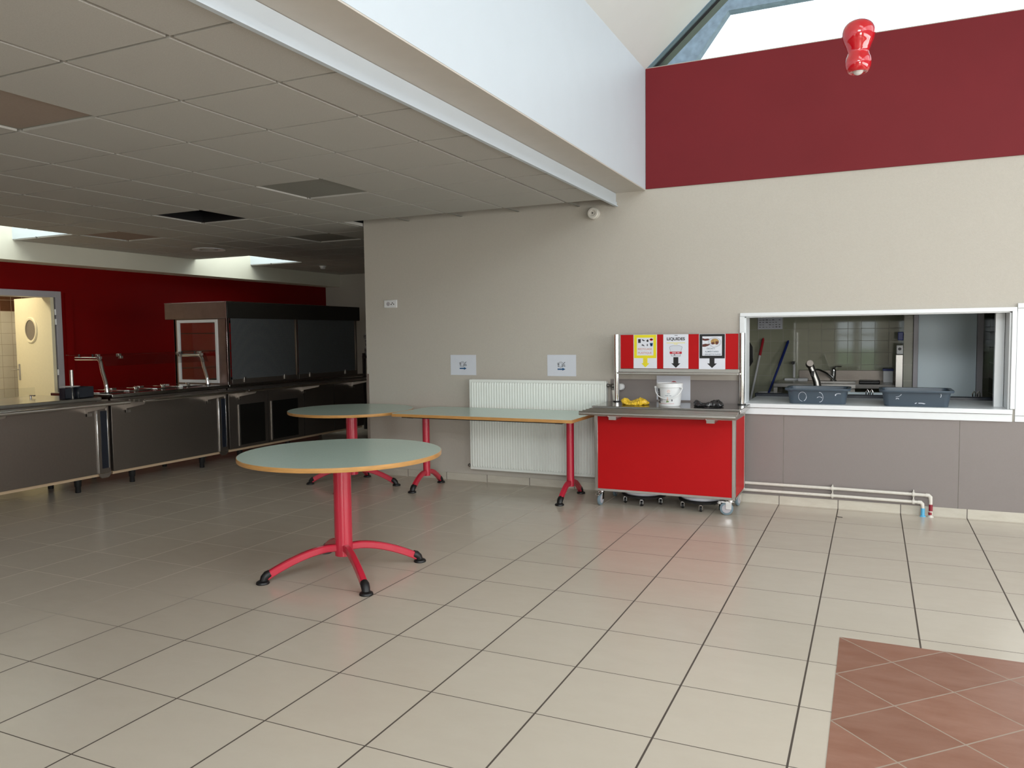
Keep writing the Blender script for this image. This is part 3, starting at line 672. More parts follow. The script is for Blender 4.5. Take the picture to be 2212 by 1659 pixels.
# heating pipes at the right
t = thing('heating_pipes', 'pair of cream pipes clipped low along the taupe wall', 'pipe', (-.3, 6.68, .0))
obj('upper_pipe', MB().tube([(-2.055, 6.685, .170), (-.2, 6.685, .168), (.395, 6.685, .163)], .0125, 14), 'pipe', t)
obj('lower_pipe', MB().tube([(-2.055, 6.685, .112), (-.2, 6.685, .109), (.345, 6.685, .105)], .0125, 14), 'pipe', t)
obj('upper_elbow', MB().tube([(.385, 6.685, .163), (.405, 6.685, .162), (.418, 6.683, .150), (.420, 6.680, .12), (.420, 6.670, .0)], [.015, .0155, .015, .0125, .0125], 14), 'pipe', t)
obj('lower_elbow', MB().tube([(.332, 6.685, .105), (.352, 6.685, .104), (.364, 6.683, .092), (.367, 6.680, .07), (.367, 6.670, .0)], [.015, .0155, .015, .0125, .0125], 14), 'pipe', t)
obj('blue_sleeve', MB().tube([(.367, 6.676, .062), (.367, 6.671, .006)], .0142, 14).lathe([(.022, 0), (.020, .006), (.014, .008)], (.367, 6.668, 0), 16), 'aqua', t)
b = MB(); b.tube([(.420, 6.677, .095), (.420, 6.673, .045)], .0138, 14); b.tube([(.417, 6.6715, .036), (.417, 6.670, .016)], .0136, 14)
obj('red_tape', b, 'redtape', t)
obj('floor_collar', MB().lathe([(.022, 0), (.019, .006), (.0135, .010)], (.420, 6.668, 0), 16), 'pipe', t)
for x in (-.275, .303):
    b = MB()
    for z in (.169 if x < 0 else .1645, .1095 if x < 0 else .1055): b.lathe([(.0135, -.008), (.019, -.008), (.019, .008), (.0135, .008), (.0135, -.008)], (x, 6.685, z), 18, 'x')
    b.box(x-.004, x+.004, 6.690, 6.718, .085, .195)
    obj('pipe_clip', b, 'pipe', t)

# ------------------------------------------------------------------ pendant lamp
lx, ly, lz = -.10, 5.0, 2.897
t = thing('pendant_lamp', 'glossy red double-bulb pendant lamp hanging before the red wall', 'lamp', (lx, ly, lz))
prof = [(.041, .012), (.052, .006), (.066, .025), (.0735, .055), (.070, .085), (.0625, .108), (.0600, .125), (.0655, .142), (.076, .168), (.0915, .20), (.0975, .232), (.0945, .262), (.082, .288), (.062, .306), (.035, .317), (.001, .320)]
P2 = []
for i in range(len(prof)-1):
    a, b_, c, d_ = prof[max(i-1, 0)], prof[i], prof[i+1], prof[min(i+2, len(prof)-1)]
    for k in range(5):
        q = k/5; P2.append(tuple(.5*(2*b_[j]+(c[j]-a[j])*q+(2*a[j]-5*b_[j]+4*c[j]-d_[j])*q*q+(3*b_[j]-a[j]-3*c[j]+d_[j])*q**3) for j in (0, 1)))
P2.append(prof[-1])
P2 = [(r*(.96-.06*min(max((h-.10)/.10, 0), 1)), h*.93) for r, h in P2]
o = obj('lamp_shade', MB().lathe(P2, (lx, ly, lz), 56), 'lampred', t, smooth=80)
obj('inner_collar', MB().lathe([(.0385, .013), (.037, .06), (.001, .06)], (lx, ly, lz), 32), 'black', t)
obj('light_bulb', MB().sphere((lx, ly, lz+.018), .030, sz=.9), 'bulb', t)
obj('cord', MB().tube([(lx, ly, lz+.296), (lx, ly, 5.16)], .0012, 6), 'steel', t)

# ------------------------------------------------------------------ tables
def foot_boot(b, p, d):
    """black rubber boot at leg end p, leg arriving along horizontal unit d"""
    p = Vector(p); d = Vector(d)
    b.tube([p-d*.022+Vector((0, 0, .016)), p-d*.006+Vector((0, 0, .010)), p+d*.010+Vector((0, 0, -.006)), p+d*.016+Vector((0, 0, -.028))], [.0235, .0255, .0245, .023], 16)
    b.lathe([(.037, 0), (.039, .004), (.036, .013), (.024, .020), (.001, .020)], (p.x+d.x*.02, p.y+d.y*.02, 0), 24)
def arch_leg(cx, cy, ang, r0, r1, z0, h=.0215, wd=.0185):
    d = Vector((math.cos(ang), math.sin(ang), 0)); s = Vector((-d.y, d.x, 0)); n = 14; rings = []
    for k in range(n+1):
        q = k/n; r = r0+(r1-r0)*q
        z = z0+(.012*q*2 if q < .15 else .0036)-(z0-.036)*(max(q-.08, 0)/.92)**1.75
        rings.append((r, z))
    b = MB(); vs = []
    for i, (r, z) in enumerate(rings):
        a = rings[min(i+1, n)]; c = rings[max(i-1, 0)]; tn = Vector((a[0]-c[0], a[1]-c[1])).normalized(); nn = Vector((-tn.y, tn.x))
        for (su, sv) in ((-1, -.72), (-.72, -1), (.72, -1), (1, -.72), (1, .72), (.72, 1), (-.72, 1), (-1, .72)):
            rr = r+nn.x*sv*h; zz = z+nn.y*sv*h
            vs.append(Vector((cx, cy, 0))+d*rr+s*su*wd+Vector((0, 0, zz)))
    m_ = 8
    fs = [(i*m_+k, i*m_+(k+1) % m_, (i+1)*m_+(k+1) % m_, (i+1)*m_+k) for i in range(n) for k in range(m_)]
    fs += [tuple(range(m_-1, -1, -1)), tuple(range(n*m_, (n+1)*m_))]
    b.add(vs, fs)
    end = Vector((cx, cy, 0))+d*(r1)+Vector((0, 0, rings[-1][1]))
    return b, end, d
def round_table(cx, cy, ht, R, angs, lab, rc=.054, rl=.43, cap=True):
    t = thing('round_table', lab, 'table', (cx, cy, 0))
    obj('tabletop', MB().lathe([(.001, ht-.024), (R-.006, ht-.024), (R-.0035, ht-.002), (R-.0035, ht), (.001, ht)], (cx, cy, 0), 128), 'lamtop', t)
    obj('edge_band', MB().lathe([(R-.005, ht-.026), (R-.002, ht-.026), (R, ht-.023), (R, ht-.003), (R-.002, ht-.0005), (R-.0034, ht-.0002), (R-.005, ht-.026)], (cx, cy, 0), 128), 'wood', t)
    obj('column', MB().lathe([(rc, .105), (rc, ht-.024)], (cx, cy, 0), 14), 'redsteel', t, smooth=40, bevel=.003)
    obj('mounting_plate', MB().lathe([(.17, ht-.030), (.17, ht-.0262)], (cx, cy, 0), 32), 'black', t)
    for a in angs:
        b, e, d = arch_leg(cx, cy, a, rc-.012, rl, .155)
        lg = obj('leg', b, 'redsteel', t, smooth=35)
        bb = MB(); foot_boot(bb, e, d); obj('rubber_foot', bb, 'rubber', lg)
cx, cy = -2.893, 3.80
A1 = [math.atan2(3.44-cy, -3.172-cx), math.atan2(3.495-cy, -2.52-cx), math.atan2(4.17-cy, -2.59-cx), math.atan2(3.44-cy, -3.172-cx)+PI]
a0 = math.atan2(3.445-cy, -3.175-cx)
round_table(cx, cy, .735, .60, [a0, math.atan2(3.50-cy, -2.52-cx), math.atan2(4.16-cy, -2.58-cx), math.atan2(3.50-cy, -2.52-cx)+PI], 'round sage-topped table on red pedestal standing alone in front', rl=.458)
c2 = (-4.53, 6.12)
a0 = math.atan2(5.99-c2[1], -4.955-c2[0])
round_table(c2[0], c2[1], .735, .592, [a0, a0+PI/2, a0+PI, a0+3*PI/2], 'round sage-topped table on red pedestal touching the rectangular table', rl=.412)
# rectangular table
t = thing('rectangular_table', 'rectangular sage-topped table on two red legs before the radiator', 'table', (-3.08, 6.25, 0))
x0, x1, y0, y1, ht = -3.93, -2.185, 5.86, 6.625, .735
cor = []
for k in range(9):
    a = PI/2+PI/2*k/8; cor.append((x0+.14+.14*math.cos(a), y1-.14+.14*math.sin(a)))
poly = [(x0+.03, y0), (x1, y0), (x1, y1)]+cor+[(x0, y0+.06)]
def inset(P, d):
    out = []; n = len(P); cxx = sum(p[0] for p in P)/n
    for i in range(n):
        a, b_, c = Vector(P[i-1]), Vector(P[i]), Vector(P[(i+1) % n])
        e1 = (b_-a).normalized(); e2 = (c-b_).normalized(); n1 = Vector((-e1.y, e1.x)); n2 = Vector((-e2.y, e2.x))
        bs = (n1+n2).normalized(); out.append(tuple(b_+bs*(d/max(bs.dot(n1), .3))))
    return out
inn = inset(poly, .004)
obj('tabletop', MB().prism(inn, 'z', ht-.024, ht), 'lamtop', t, smooth=0)
obj('edge_band', MB().ring(poly, inn, 'z', ht-.026, ht-.0004), 'wood', t, smooth=0)
obj('frame_rail', MB().box(-3.83, -2.30, 5.915, 5.945, ht-.040, ht-.0265).box(-3.83, -2.30, 6.42, 6.45, ht-.052, ht-.0265), 'black', t)
for lxx in (-3.795, -2.355):
    obj('column', MB().lathe([(.034, .115), (.034, ht-.052)], (lxx, 6.275, 0), 14), 'redsteel', t, smooth=40)
    obj('crossbar', MB().box(lxx-.03, lxx+.03, 6.0, 6.55, ht-.052, ht-.0265), 'black', t)
    for a in (-PI/2, PI/2):
        b, e, d = arch_leg(lxx, 6.275, a, .022, .245, .145)
        lg = obj('leg', b, 'redsteel', t, smooth=35)
        bb = MB(); foot_boot(bb, e, d); obj('rubber_foot', bb, 'rubber', lg)

# ------------------------------------------------------------------ red sorting trolley
t = thing('sorting_trolley', 'bright red waste sorting trolley with steel top and signboard', 'trolley', (-1.52, 6.38, 0))
tx0, tx1, ty0, ty1 = -2.085, -.945, 6.13, 6.62
b = MB(); b.box(tx0+.028, tx1-.028, ty0+.002, ty0+.02, .14, .745)
obj('front_panel', b, 'redlam', t, smooth=0)
obj('side_panel', MB().box(tx1-.02, tx1-.002, ty0+.028, ty1-.02, .14, .745), 'redlam', t, smooth=0)
obj('side_panel', MB().box(tx0+.002, tx0+.02, ty0+.028, ty1-.02, .14, .745), 'redlam', t, smooth=0)
b = MB()
for x in (tx0, tx1-.028):
    for y in (ty0, ty1-.028): b.box(x, x+.028, y, y+.028, .125, .80)
b.box(tx0, tx1, ty0, ty0+.028, .125, .145); b.box(tx0, tx1, ty1-.028, ty1, .125, .145)
b.box(tx0, tx0+.028, ty0, ty1, .125, .145); b.box(tx1-.028, tx1, ty0, ty1, .125, .145)
b.box(tx0, tx1, ty0+.004, ty0+.028, .745, .80); b.box(tx0, tx1, ty1-.028, ty1, .745, .80); b.box(tx0, tx0+.024, ty0, ty1, .745, .80); b.box(tx1-.024, tx1, ty0, ty1, .745, .80)
obj('frame', b, 'steel', t, bevel=.002)
obj('worktop', MB().box(-2.105, -.91, ty0-.005, ty1+.02, .795, .832), 'worktop', t, bevel=.003)
for k, (y, z) in enumerate(((5.875, .795), (5.945, .798), (6.01, .800), (6.075, .802))):
    obj('tray_rail', MB().tube([(-2.125+.006*k, y, z), (-.905-.004*k, y, z)], .0165, 14), 'steel', t)
obj('rail_deck', MB().box(-2.10, -.925, 5.885, 6.128, .783, .790), 'steel', t)
for x in (-1.92, -1.145):
    obj('rail_bracket', MB().prism([(5.90, .784), (6.13, .784), (6.13, .735), (6.05, .735)], 'x', x-.004, x+.004).box(x+.004, x+.065, 5.985, 6.13, .735, .784), 'steel', t)
for x in (-2.025, -.965):
    obj('post', MB().tube([(x, 6.56, .832), (x, 6.56, 1.418)], .0235, 20), 'chrome', t)
    obj('post_collar', MB().lathe([(.034, .832), (.034, .838), (.026, .842)], (x, 6.56, 0), 20), 'black', t)
obj('sign_board', MB().box(-1.985, -.992, 6.552, 6.568, 1.124, 1.414), 'redlam', t, smooth=0)
obj('board_edge', MB().box(-2.002, -1.985, 6.548, 6.572, 1.12, 1.416).box(-.992, -.988+.0, 6.548, 6.572, 1.12, 1.416).box(-2.0, -.985, 6.548, 6.572, 1.414, 1.418), 'steel', t)
obj('shelf', MB().box(-2.002, -.985, 6.49, 6.60, 1.078, 1.092).box(-2.002, -.985, 6.598, 6.604, 1.078, 1.122).box(-2.002, -.985, 6.548, 6.556, 1.092, 1.122), 'steel', t, bevel=.002)
obj('bottom_shelf', MB().box(tx0+.03, tx1-.03, ty0+.03, ty1-.03, .17, .18), 'steeld', t)
def caster(cx, cy, ang, brake):
    z = .052; b = MB(); d = Vector((math.cos(ang), math.sin(ang), 0)); s = Vector((-d.y, d.x, 0))
    wc = Vector((cx, cy, z))-d*.028
    h = MB()
    h.lathe([(.03, .118), (.03, .125)], (cx, cy, 0), 16); h.lathe([(.022, .104), (.022, .118)], (cx, cy, 0), 16)
    for k in (-1, 1):
        c = Vector((cx, cy, .08))-d*.012+s*k*.0165
        h.obox(c, d*.022, s*.002, (0, 0, .032))
    h.obox(Vector((cx, cy, .108)), d*.028, s*.018, (0, 0, .004))
    o = obj('caster_fork', h, 'chrome', t, bevel=.001)
    # wheel about axis s
    wv = MB(); prof = [(.012, -.012), (.040, -.012), (.050, -.009), (.052, -.004), (.052, .004), (.050, .009), (.040, .012), (.012, .012)]
    n = 28; vs = []
    for r, hgt in prof:
        for q in range(n):
            a = 2*PI*q/n; vs.append(wc+d*(r*math.cos(a))+Vector((0, 0, r*math.sin(a)))+s*hgt)
    L_ = len(prof); fs = [(i*n+q, i*n+(q+1) % n, (i+1)*n+(q+1) % n, (i+1)*n+q) for i in range(L_-1) for q in range(n)]
    fs += [tuple(range(n-1, -1, -1)), tuple(range((L_-1)*n, L_*n))]
    wv.add(vs, fs); obj('wheel', wv, 'wheel', o)
    hb = MB(); vs = []
    for r, hgt in ((.034, -.0135), (.034, .0135)):
        for q in range(n):
            a = 2*PI*q/n; vs.append(wc+d*(r*math.cos(a))+Vector((0, 0, r*math.sin(a)))+s*hgt)
    hb.add(vs, [(q, (q+1) % n, n+(q+1) % n, n+q) for q in range(n)]+[tuple(range(n-1, -1, -1)), tuple(range(n, 2*n))]); obj('wheel_hub', hb, 'lilac', o)
    if brake:
        hb = MB(); hb.obox(Vector((cx, cy, .104))-d*.055, d*.034, s*.018, Vector((0, 0, .006))-d*.004); hb.obox(Vector((cx, cy, .094))-d*.085, d*.012, s*.016, Vector((0, 0, .004))-d*.004)
        obj('brake_pedal', hb, 'chrome', o, bevel=.003)
caster(tx0+.045, ty0+.05, PI/2*.95, True)
caster(tx1-.045, ty0+.04, .12, True)
caster(tx1-.04, ty1-.05, PI/2*.9, False)
caster(tx0+.05, ty1-.05, PI/2, False)
# posters on the sign board
PY = 6.5505
def poster(cx, w, h, lab, grp='sorting posters on the red board'):
    t = thing('sorting_poster', lab, 'poster', (cx, PY, 1.27), grp)
    obj('sheet', MB().box(cx-w/2, cx+w/2, PY-.0012, PY, 1.418-h, 1.418), 'paperw', t, smooth=0)
    return t
yy = PY-.0016
def flat(b, P, mi=0): b.prism(P, 'y', yy-.0003, yy, mi)
def rect(b, x0, x1, z0, z1, mi=0): flat(b, [(x0, z0), (x1, z0), (x1, z1), (x0, z1)], mi)
# 1 yellow
cx = -1.768; t = poster(cx, .205, .293, 'white poster with yellow frame reading RECYCLAGE PLASTIQUE, left on red board')
b = MB(); b.ring([(cx-.097, 1.213), (cx+.097, 1.213), (cx+.097, 1.412), (cx-.097, 1.412)], [(cx-.072, 1.236), (cx+.072, 1.236), (cx+.072, 1.388), (cx-.072, 1.388)], 'y', yy-.0003, yy)
flat(b, [(cx-.018, 1.213), (cx-.018, 1.170), (cx-.034, 1.170), (cx+.002, 1.134), (cx+.038, 1.170), (cx+.020, 1.170), (cx+.020, 1.213)])
obj('yellow_frame', b, 'yellow', t, smooth=0)
b = MB(); rect(b, cx-.062, cx-.038, 1.343, 1.377, 2); rect(b, cx-.058, cx-.043, 1.350, 1.357, 1); rect(b, cx-.058, cx-.043, 1.362, 1.370, 1)
flat(b, [(cx-.030, 1.372), (cx-.022, 1.374), (cx-.012, 1.368), (cx+.0, 1.366), (cx-.010, 1.358), (cx-.022, 1.362)], 0)
flat(b, [(cx+.010, 1.360), (cx+.018, 1.372), (cx+.028, 1.370), (cx+.030, 1.354), (cx+.018, 1.351)], 0)
flat(b, circ(cx+.054, 1.371, .015, .010), 1); flat(b, circ(cx+.054, 1.374, .010, .005), 3)
flat(b, [(cx-.032, 1.322), (cx-.026, 1.334), (cx-.010, 1.325), (cx-.004, 1.314), (cx-.018, 1.318)], 2)
flat(b, [(cx+.014, 1.318), (cx+.014, 1.330), (cx+.019, 1.336), (cx+.024, 1.330), (cx+.024, 1.316)], 2)
flat(b, [(cx+.040, 1.343), (cx+.068, 1.343), (cx+.062, 1.314), (cx+.046, 1.314)], 4); rect(b, cx+.046, cx+.062, 1.324, 1.332, 2)
obj('packaging_pictures', b, ['ink', 'inkred', 'inkgrey', 'orange', 'blue'], t, smooth=0)
text('lettering', 'RECYCLAGE', .024, (cx-.003, yy-.0002, 1.290), 'salmon', t, width=.122, bold=.014)
text('lettering', 'PLASTIQUE', .024, (cx-.003, yy-.0002, 1.257), 'salmon', t, width=.118, bold=.014)
b = MB(); b.ring([(cx-.007, 1.176), (cx+.009, 1.176), (cx+.009, 1.196), (cx+.001, 1.207), (cx-.007, 1.196)], [(cx-.005, 1.178), (cx+.007, 1.178), (cx+.007, 1.195), (cx+.001, 1.203), (cx-.005, 1.195)], 'y', yy-.0007, yy-.0004)
obj('bottle_drawing', b, 'orange', t, smooth=0)
# 2 liquides
cx = -1.505; t = poster(cx, .212, .292, 'white poster reading LIQUIDES with black arrow, middle of red board')
text('lettering', 'LIQUIDES', .034, (cx, yy-.0002, 1.374), 'ink', t, width=.152, bold=.028)
b = MB(); rect(b, cx-.078, cx+.078, 1.3395, 1.3435); rect(b, cx-.016, cx+.016, 1.3295, 1.3335); obj('underline', b, 'yellow', t, smooth=0)
b = MB(); rect(b, cx-.010, cx+.016, 1.402, 1.406); obj('header_mark', b, 'inkgrey', t, smooth=0)
b = MB(); flat(b, [(cx-.054, 1.302), (cx-.048, 1.312), (cx-.02, 1.318), (cx+.03, 1.318), (cx+.052, 1.310), (cx+.052, 1.298), (cx+.042, 1.270), (cx+.042, 1.236), (cx-.040, 1.236), (cx-.042, 1.270)])
obj('container_picture', b, 'paper', t, smooth=0)
b = MB(); b.ring([(cx-.055, 1.302), (cx-.048, 1.314), (cx-.02, 1.320), (cx+.03, 1.320), (cx+.054, 1.310), (cx+.054, 1.298), (cx+.044, 1.270), (cx+.040, 1.230), (cx-.038, 1.230), (cx-.044, 1.270)],
                 [(cx-.053, 1.302), (cx-.047, 1.312), (cx-.02, 1.318), (cx+.03, 1.318), (cx+.052, 1.309), (cx+.052, 1.298), (cx+.042, 1.270), (cx+.038, 1.233), (cx-.036, 1.233), (cx-.042, 1.270)], 'y', yy-.0006, yy-.0003)
obj('container_outline', b, 'inkgrey', t, smooth=0)
b = MB(); b.prism([(cx-.052, 1.268), (cx+.052, 1.268), (cx+.050, 1.249), (cx-.050, 1.249)], 'y', yy-.0010, yy-.0007); obj('red_band', b, 'inkred', t, smooth=0)
b = MB(); b.box(cx-.030, cx+.004, yy-.0013, yy-.0011, 1.256, 1.261); b.box(cx+.012, cx+.032, yy-.0013, yy-.0011, 1.256, 1.261); obj('band_mark', b, 'paperw', t, smooth=0)
b = MB(); flat(b, [(cx-.020, 1.222), (cx-.020, 1.170), (cx-.038, 1.170), (cx+.001, 1.132), (cx+.040, 1.170), (cx+.022, 1.170), (cx+.022, 1.222)]); b.prism([(cx-.018, 1.238), (cx-.010, 1.248), (cx-.002, 1.238)], 'y', yy-.0010, yy-.0007)
obj('black_arrow', b, 'ink', t, smooth=0)
# 3 dechets
cx = -1.204; t = poster(cx, .215, .296, 'white poster with black frame and food photo reading DECHETS ALIMENTAIRES, right on red board')
b = MB(); b.ring([(cx-.103, 1.212), (cx+.103, 1.212), (cx+.103, 1.412), (cx-.103, 1.412)], [(cx-.080, 1.234), (cx+.080, 1.234), (cx+.080, 1.394), (cx-.080, 1.394)], 'y', yy-.0003, yy)
flat(b, [(cx-.020, 1.212), (cx-.020, 1.170), (cx-.040, 1.170), (cx+.0, 1.132), (cx+.040, 1.170), (cx+.020, 1.170), (cx+.020, 1.212)])
obj('black_frame', b, 'ink', t, smooth=0)
b = MB(); b.ring(circ(cx+.020, 1.345, .052, .040, 32), circ(cx+.020, 1.345, .050, .038, 32), 'y', yy-.0003, yy, 2); b.ring(circ(cx+.020, 1.345, .042, .032, 32), circ(cx+.020, 1.345, .041, .031, 32), 'y', yy-.0003, yy, 2)
flat(b, [(cx-.079, 1.380), (cx-.060, 1.374), (cx-.035, 1.376), (cx-.020, 1.372), (cx-.032, 1.360), (cx-.055, 1.357), (cx-.079, 1.362)], 0)
flat(b, [(cx-.079, 1.327), (cx-.055, 1.333), (cx-.030, 1.330), (cx-.010, 1.335), (cx-.030, 1.316), (cx-.055, 1.308), (cx-.079, 1.308)], 0)
b.prism(circ(cx+.022, 1.349, .034, .026, 14), 'y', yy-.0006, yy-.0004, 1); b.prism(circ(cx+.006, 1.336, .014, .010, 10), 'y', yy-.0009, yy-.0007, 0); b.prism(circ(cx+.040, 1.340, .012, .014, 10), 'y', yy-.0009, yy-.0007, 0); b.prism([(cx-.004, 1.326), (cx+.03, 1.330), (cx+.026, 1.310), (cx+.008, 1.312)], 'y', yy-.0009, yy-.0007, 3)
obj('food_picture', b, ['brown', 'food', 'inkgrey', 'paperw'], t, smooth=0)
text('lettering', 'DECHETS', .017, (cx-.010, yy-.0002, 1.2925), 'inkblue', t, width=.066)
text('lettering', 'ALIMENTAIRES', .016, (cx-.002, yy-.0002, 1.2675), 'inkblue', t, width=.112)
text('lettering', '+ SERVIETTE PAPIER', .015, (cx-.001, yy-.0002, 1.2445), 'inkblue', t, width=.146)
# sheet on the dado behind the bucket
t = thing('wall_sheet', 'white landscape sheet on the taupe panel behind the white bucket', 'sign', (-1.565, YW-.009, .95))
obj('sheet', MB().box(-1.712, -1.418, YW-.0105, YW-.0085, .845, 1.055), 'paper', t, smooth=0)
b = MB(); b.ring(circ(-1.560, .975, .034, .034, 28), circ(-1.560, .975, .028, .028, 28), 'y', YW-.0112, YW-.0108, 0); b.prism(circ(-1.560, .975, .0275, .0275, 24), 'y', YW-.0112, YW-.0108, 1)
obj('round_mark', b, ['inkred', 'ink'], t, smooth=0)
# bucket with lid
bx, by, bz = -1.505, 6.33, .833
t = thing('lidded_bucket', 'white lidded plastic bucket with carry handle on the steel top', 'bucket', (bx, by, bz))
def br(z): return .088+(.100-.088)*(z/.165)
obj('bucket_shell', MB().lathe([(.001, 0), (.086, 0), (.088, .004), (.100, .160), (.100, .165), (.001, .165)], (bx, by, bz), 56), 'plastic', t)
obj('lid', MB().lathe([(.104, .150), (.107, .152), (.107, .180), (.104, .184), (.098, .184), (.094, .180), (.001, .180)], (bx, by, bz), 56), 'plastic', t)
P = []
for k in range(19):
    a = PI*k/18; P.append((bx-.110*math.cos(a)+.004, by-.040-.075*math.sin(a), bz+.150-.088*math.sin(a)))
obj('handle', MB().tube(P, .0042, 10), 'plastic', t)
obj('handle_lug', MB().lathe([(.010, -.008), (.010, .008)], (bx-.106, by-.036, bz+.150), 14, 'x').lathe([(.010, -.008), (.010, .008)], (bx+.106, by-.036, bz+.150), 14, 'x'), 'plastic', t)
va = math.atan2(-by, -bx)      # azimuth of the side seen from the room
va = -PI/2-.22
def wrap(P, lift=.0006, n_=1):
    """map (arc length s, height z) onto the bucket"""
    out = []
    for s, z in P:
        r = br(z)+lift; a = va+s/.094
        out.append((bx+r*math.cos(a), by+r*math.sin(a), bz+z))
    return out
def wpatch(b, s0, s1, z0, z1, mi=0, n_=8, lift=.0006):
    for k in range(n_):
        a, c = s0+(s1-s0)*k/n_, s0+(s1-s0)*(k+1)/n_
        b.add(wrap([(a, z0), (c, z0), (c, z1), (a, z1)], lift), [(0, 1, 2, 3)], mi)
def wdisc(b, s, z, rs, rz, mi=0, lift=.001, n_=14): b.add(wrap([(s+rs*math.cos(2*PI*k/n_), z+rz*math.sin(2*PI*k/n_)) for k in range(n_)], lift), [tuple(range(n_))], mi)
b = MB(); wpatch(b, -.080, -.042, .024, .142)
obj('dark_side_label', b, 'inkgrey', t, smooth=0)
b = MB(); wpatch(b, -.076, -.058, .10, .105, n_=3, lift=.001); wpatch(b, -.076, -.058, .040, .052, n_=3, lift=.001); wpatch(b, -.078, -.057, .115, .118, n_=3, lift=.001)
obj('side_label_print', b, 'paper', t, smooth=0)
b = MB(); wpatch(b, -.074, .080, .0205, .0225, n_=16); obj('red_label_line', b, 'inkred', t, smooth=0)
b = MB()
for k in range(8):
    a = 2*PI*k/8+.2; c, s_ = math.cos(a), math.sin(a); s0, z0 = .034, .122
    b.add(wrap([(s0+c*.005-s_*.0012, z0+s_*.005+c*.0012), (s0+c*.005+s_*.0012, z0+s_*.005-c*.0012), (s0+c*.014+s_*.001, z0+s_*.014-c*.001), (s0+c*.014-s_*.001, z0+s_*.014+c*.001)]), [(0, 1, 2, 3)])
obj('sunburst_logo', b, 'orange', t, smooth=0)
b = MB(); wpatch(b, .022, .046, .1005, .1035, n_=3); wpatch(b, .006, .033, .084, .088, n_=4); wpatch(b, .038, .056, .084, .088, n_=3); obj('label_print', b, 'inkblue', t, smooth=0)
b = MB(); wdisc(b, .026, .060, .007, .011, 0); b.add(wrap([(.012, .030), (.020, .052), (.026, .044), (.033, .046), (.038, .034)], .0009), [(0, 1, 2, 3, 4)], 1)
wdisc(b, .062, .048, .005, .009, 2)
for k in range(16):
    a, c = 2*PI*k/16, 2*PI*(k+1)/16
    b.add(wrap([(-.030+.011*math.cos(a), .048+.013*math.sin(a)), (-.030+.011*math.cos(c), .048+.013*math.sin(c)), (-.030+.0095*math.cos(c), .048+.0115*math.sin(c)), (-.030+.0095*math.cos(a), .048+.0115*math.sin(a))], .001), [(0, 1, 2, 3)], 2)
wdisc(b, -.034, .049, .003, .005, 2); wdisc(b, -.026, .049, .003, .005, 2)
obj('label_pictures', b, ['orange', 'green', 'inkgrey'], t, smooth=0)
# folded bin bags over the openings
def bag(name, cx, cy, rx, ry_, h, mt, lab, seed, tail=0.):
    """film rolled round the rim of a round opening: a flat wrinkled ring"""
    random.seed(seed); t = MB(); vs = []; nu, nv = 220, 16
    W = [(random.choice((5, 8, 11, 17, 23, 31, 43, 57)), random.random()*6.28, random.random()*4-2) for _ in range(14)]
    def nz(a, q, k): return sum(math.sin(a*f+p+q*c*k) for f, p, c in W)/len(W)
    for i in range(nu):
        a = 2*PI*i/nu
        for j in range(nv):
            q = 2*PI*j/nv
            rr_ = .80+.17*math.cos(q)*(1+.5*nz(a, q, 1))+.10*nz(a*.7+1, q, .6)*(1 if math.cos(q) > 0 else .3)
            zz = .5+.5*math.sin(q)*(1+.9*nz(a+2, q, 1.3))+.20*nz(a, q*2, 1)
            zz = max(zz, 0)*(.80+.35*math.sin(a*3+W[0][1]))
            tl = tail*max(0, math.cos(a-2.75))**14*(1 if math.sin(q) > .3 else .1)
            vs.append((cx+rr_*math.cos(a)*rx, cy+rr_*math.sin(a)*ry_, .8335+zz*h+tl))
    t.add(vs, [(i*nv+j, i*nv+(j+1) % nv, ((i+1) % nu)*nv+(j+1) % nv, ((i+1) % nu)*nv+j) for i in range(nu) for j in range(nv)])
    return tag(obj(name, t, mt, smooth=32), lab, 'bin bag')
bag('bin_bag', -1.795, 6.34, .118, .12, .040, 'bagy', 'crumpled yellow bin bag rolled round an opening in the trolley top', 3, .022)
bag('bin_bag', -1.19, 6.34, .120, .12, .040, 'bagk', 'crumpled black bin bag rolled round an opening in the trolley top', 5)
# bins on wheeled dollies below the trolley
def dolly_bin(cx, cy, lab):
    t = thing('wheeled_bin', lab, 'bin', (cx, cy, 0), 'round bins on dollies under the trolley')
    obj('bin_tub', MB().lathe([(.001, .078), (.150, .078), (.170, .092), (.174, .102), (.168, .110), (.180, .168), (.001, .168)], (cx, cy, 0), 40), 'paperw', t)
    obj('dolly', MB().lathe([(.001, .056), (.16, .056), (.184, .064), (.188, .078), (.178, .086), (.150, .082)], (cx, cy, 0), 40), 'black', t)
    for a in (-PI/2+.15, -PI/2-1.05, -PI/2+1.3, PI/2-.5, PI/2+.5):
        x, y = cx+.160*math.cos(a), cy+.160*math.sin(a)
        o = obj('dolly_fork', MB().box(x-.014, x-.011, y-.012, y+.014, .018, .056).box(x+.011, x+.014, y-.012, y+.014, .018, .056).box(x-.014, x+.014, y-.012, y+.014, .050, .056), 'chrome', t)
        obj('dolly_wheel', MB().lathe([(.021, -.009), (.024, -.005), (.024, .005), (.021, .009)], (x, y, .0242), 18, 'x'), 'black', o)
dolly_bin(-1.735, 6.39, 'pale round bin on black wheeled dolly, under trolley left side')
dolly_bin(-1.245, 6.36, 'pale round bin on black wheeled dolly, under trolley right side')

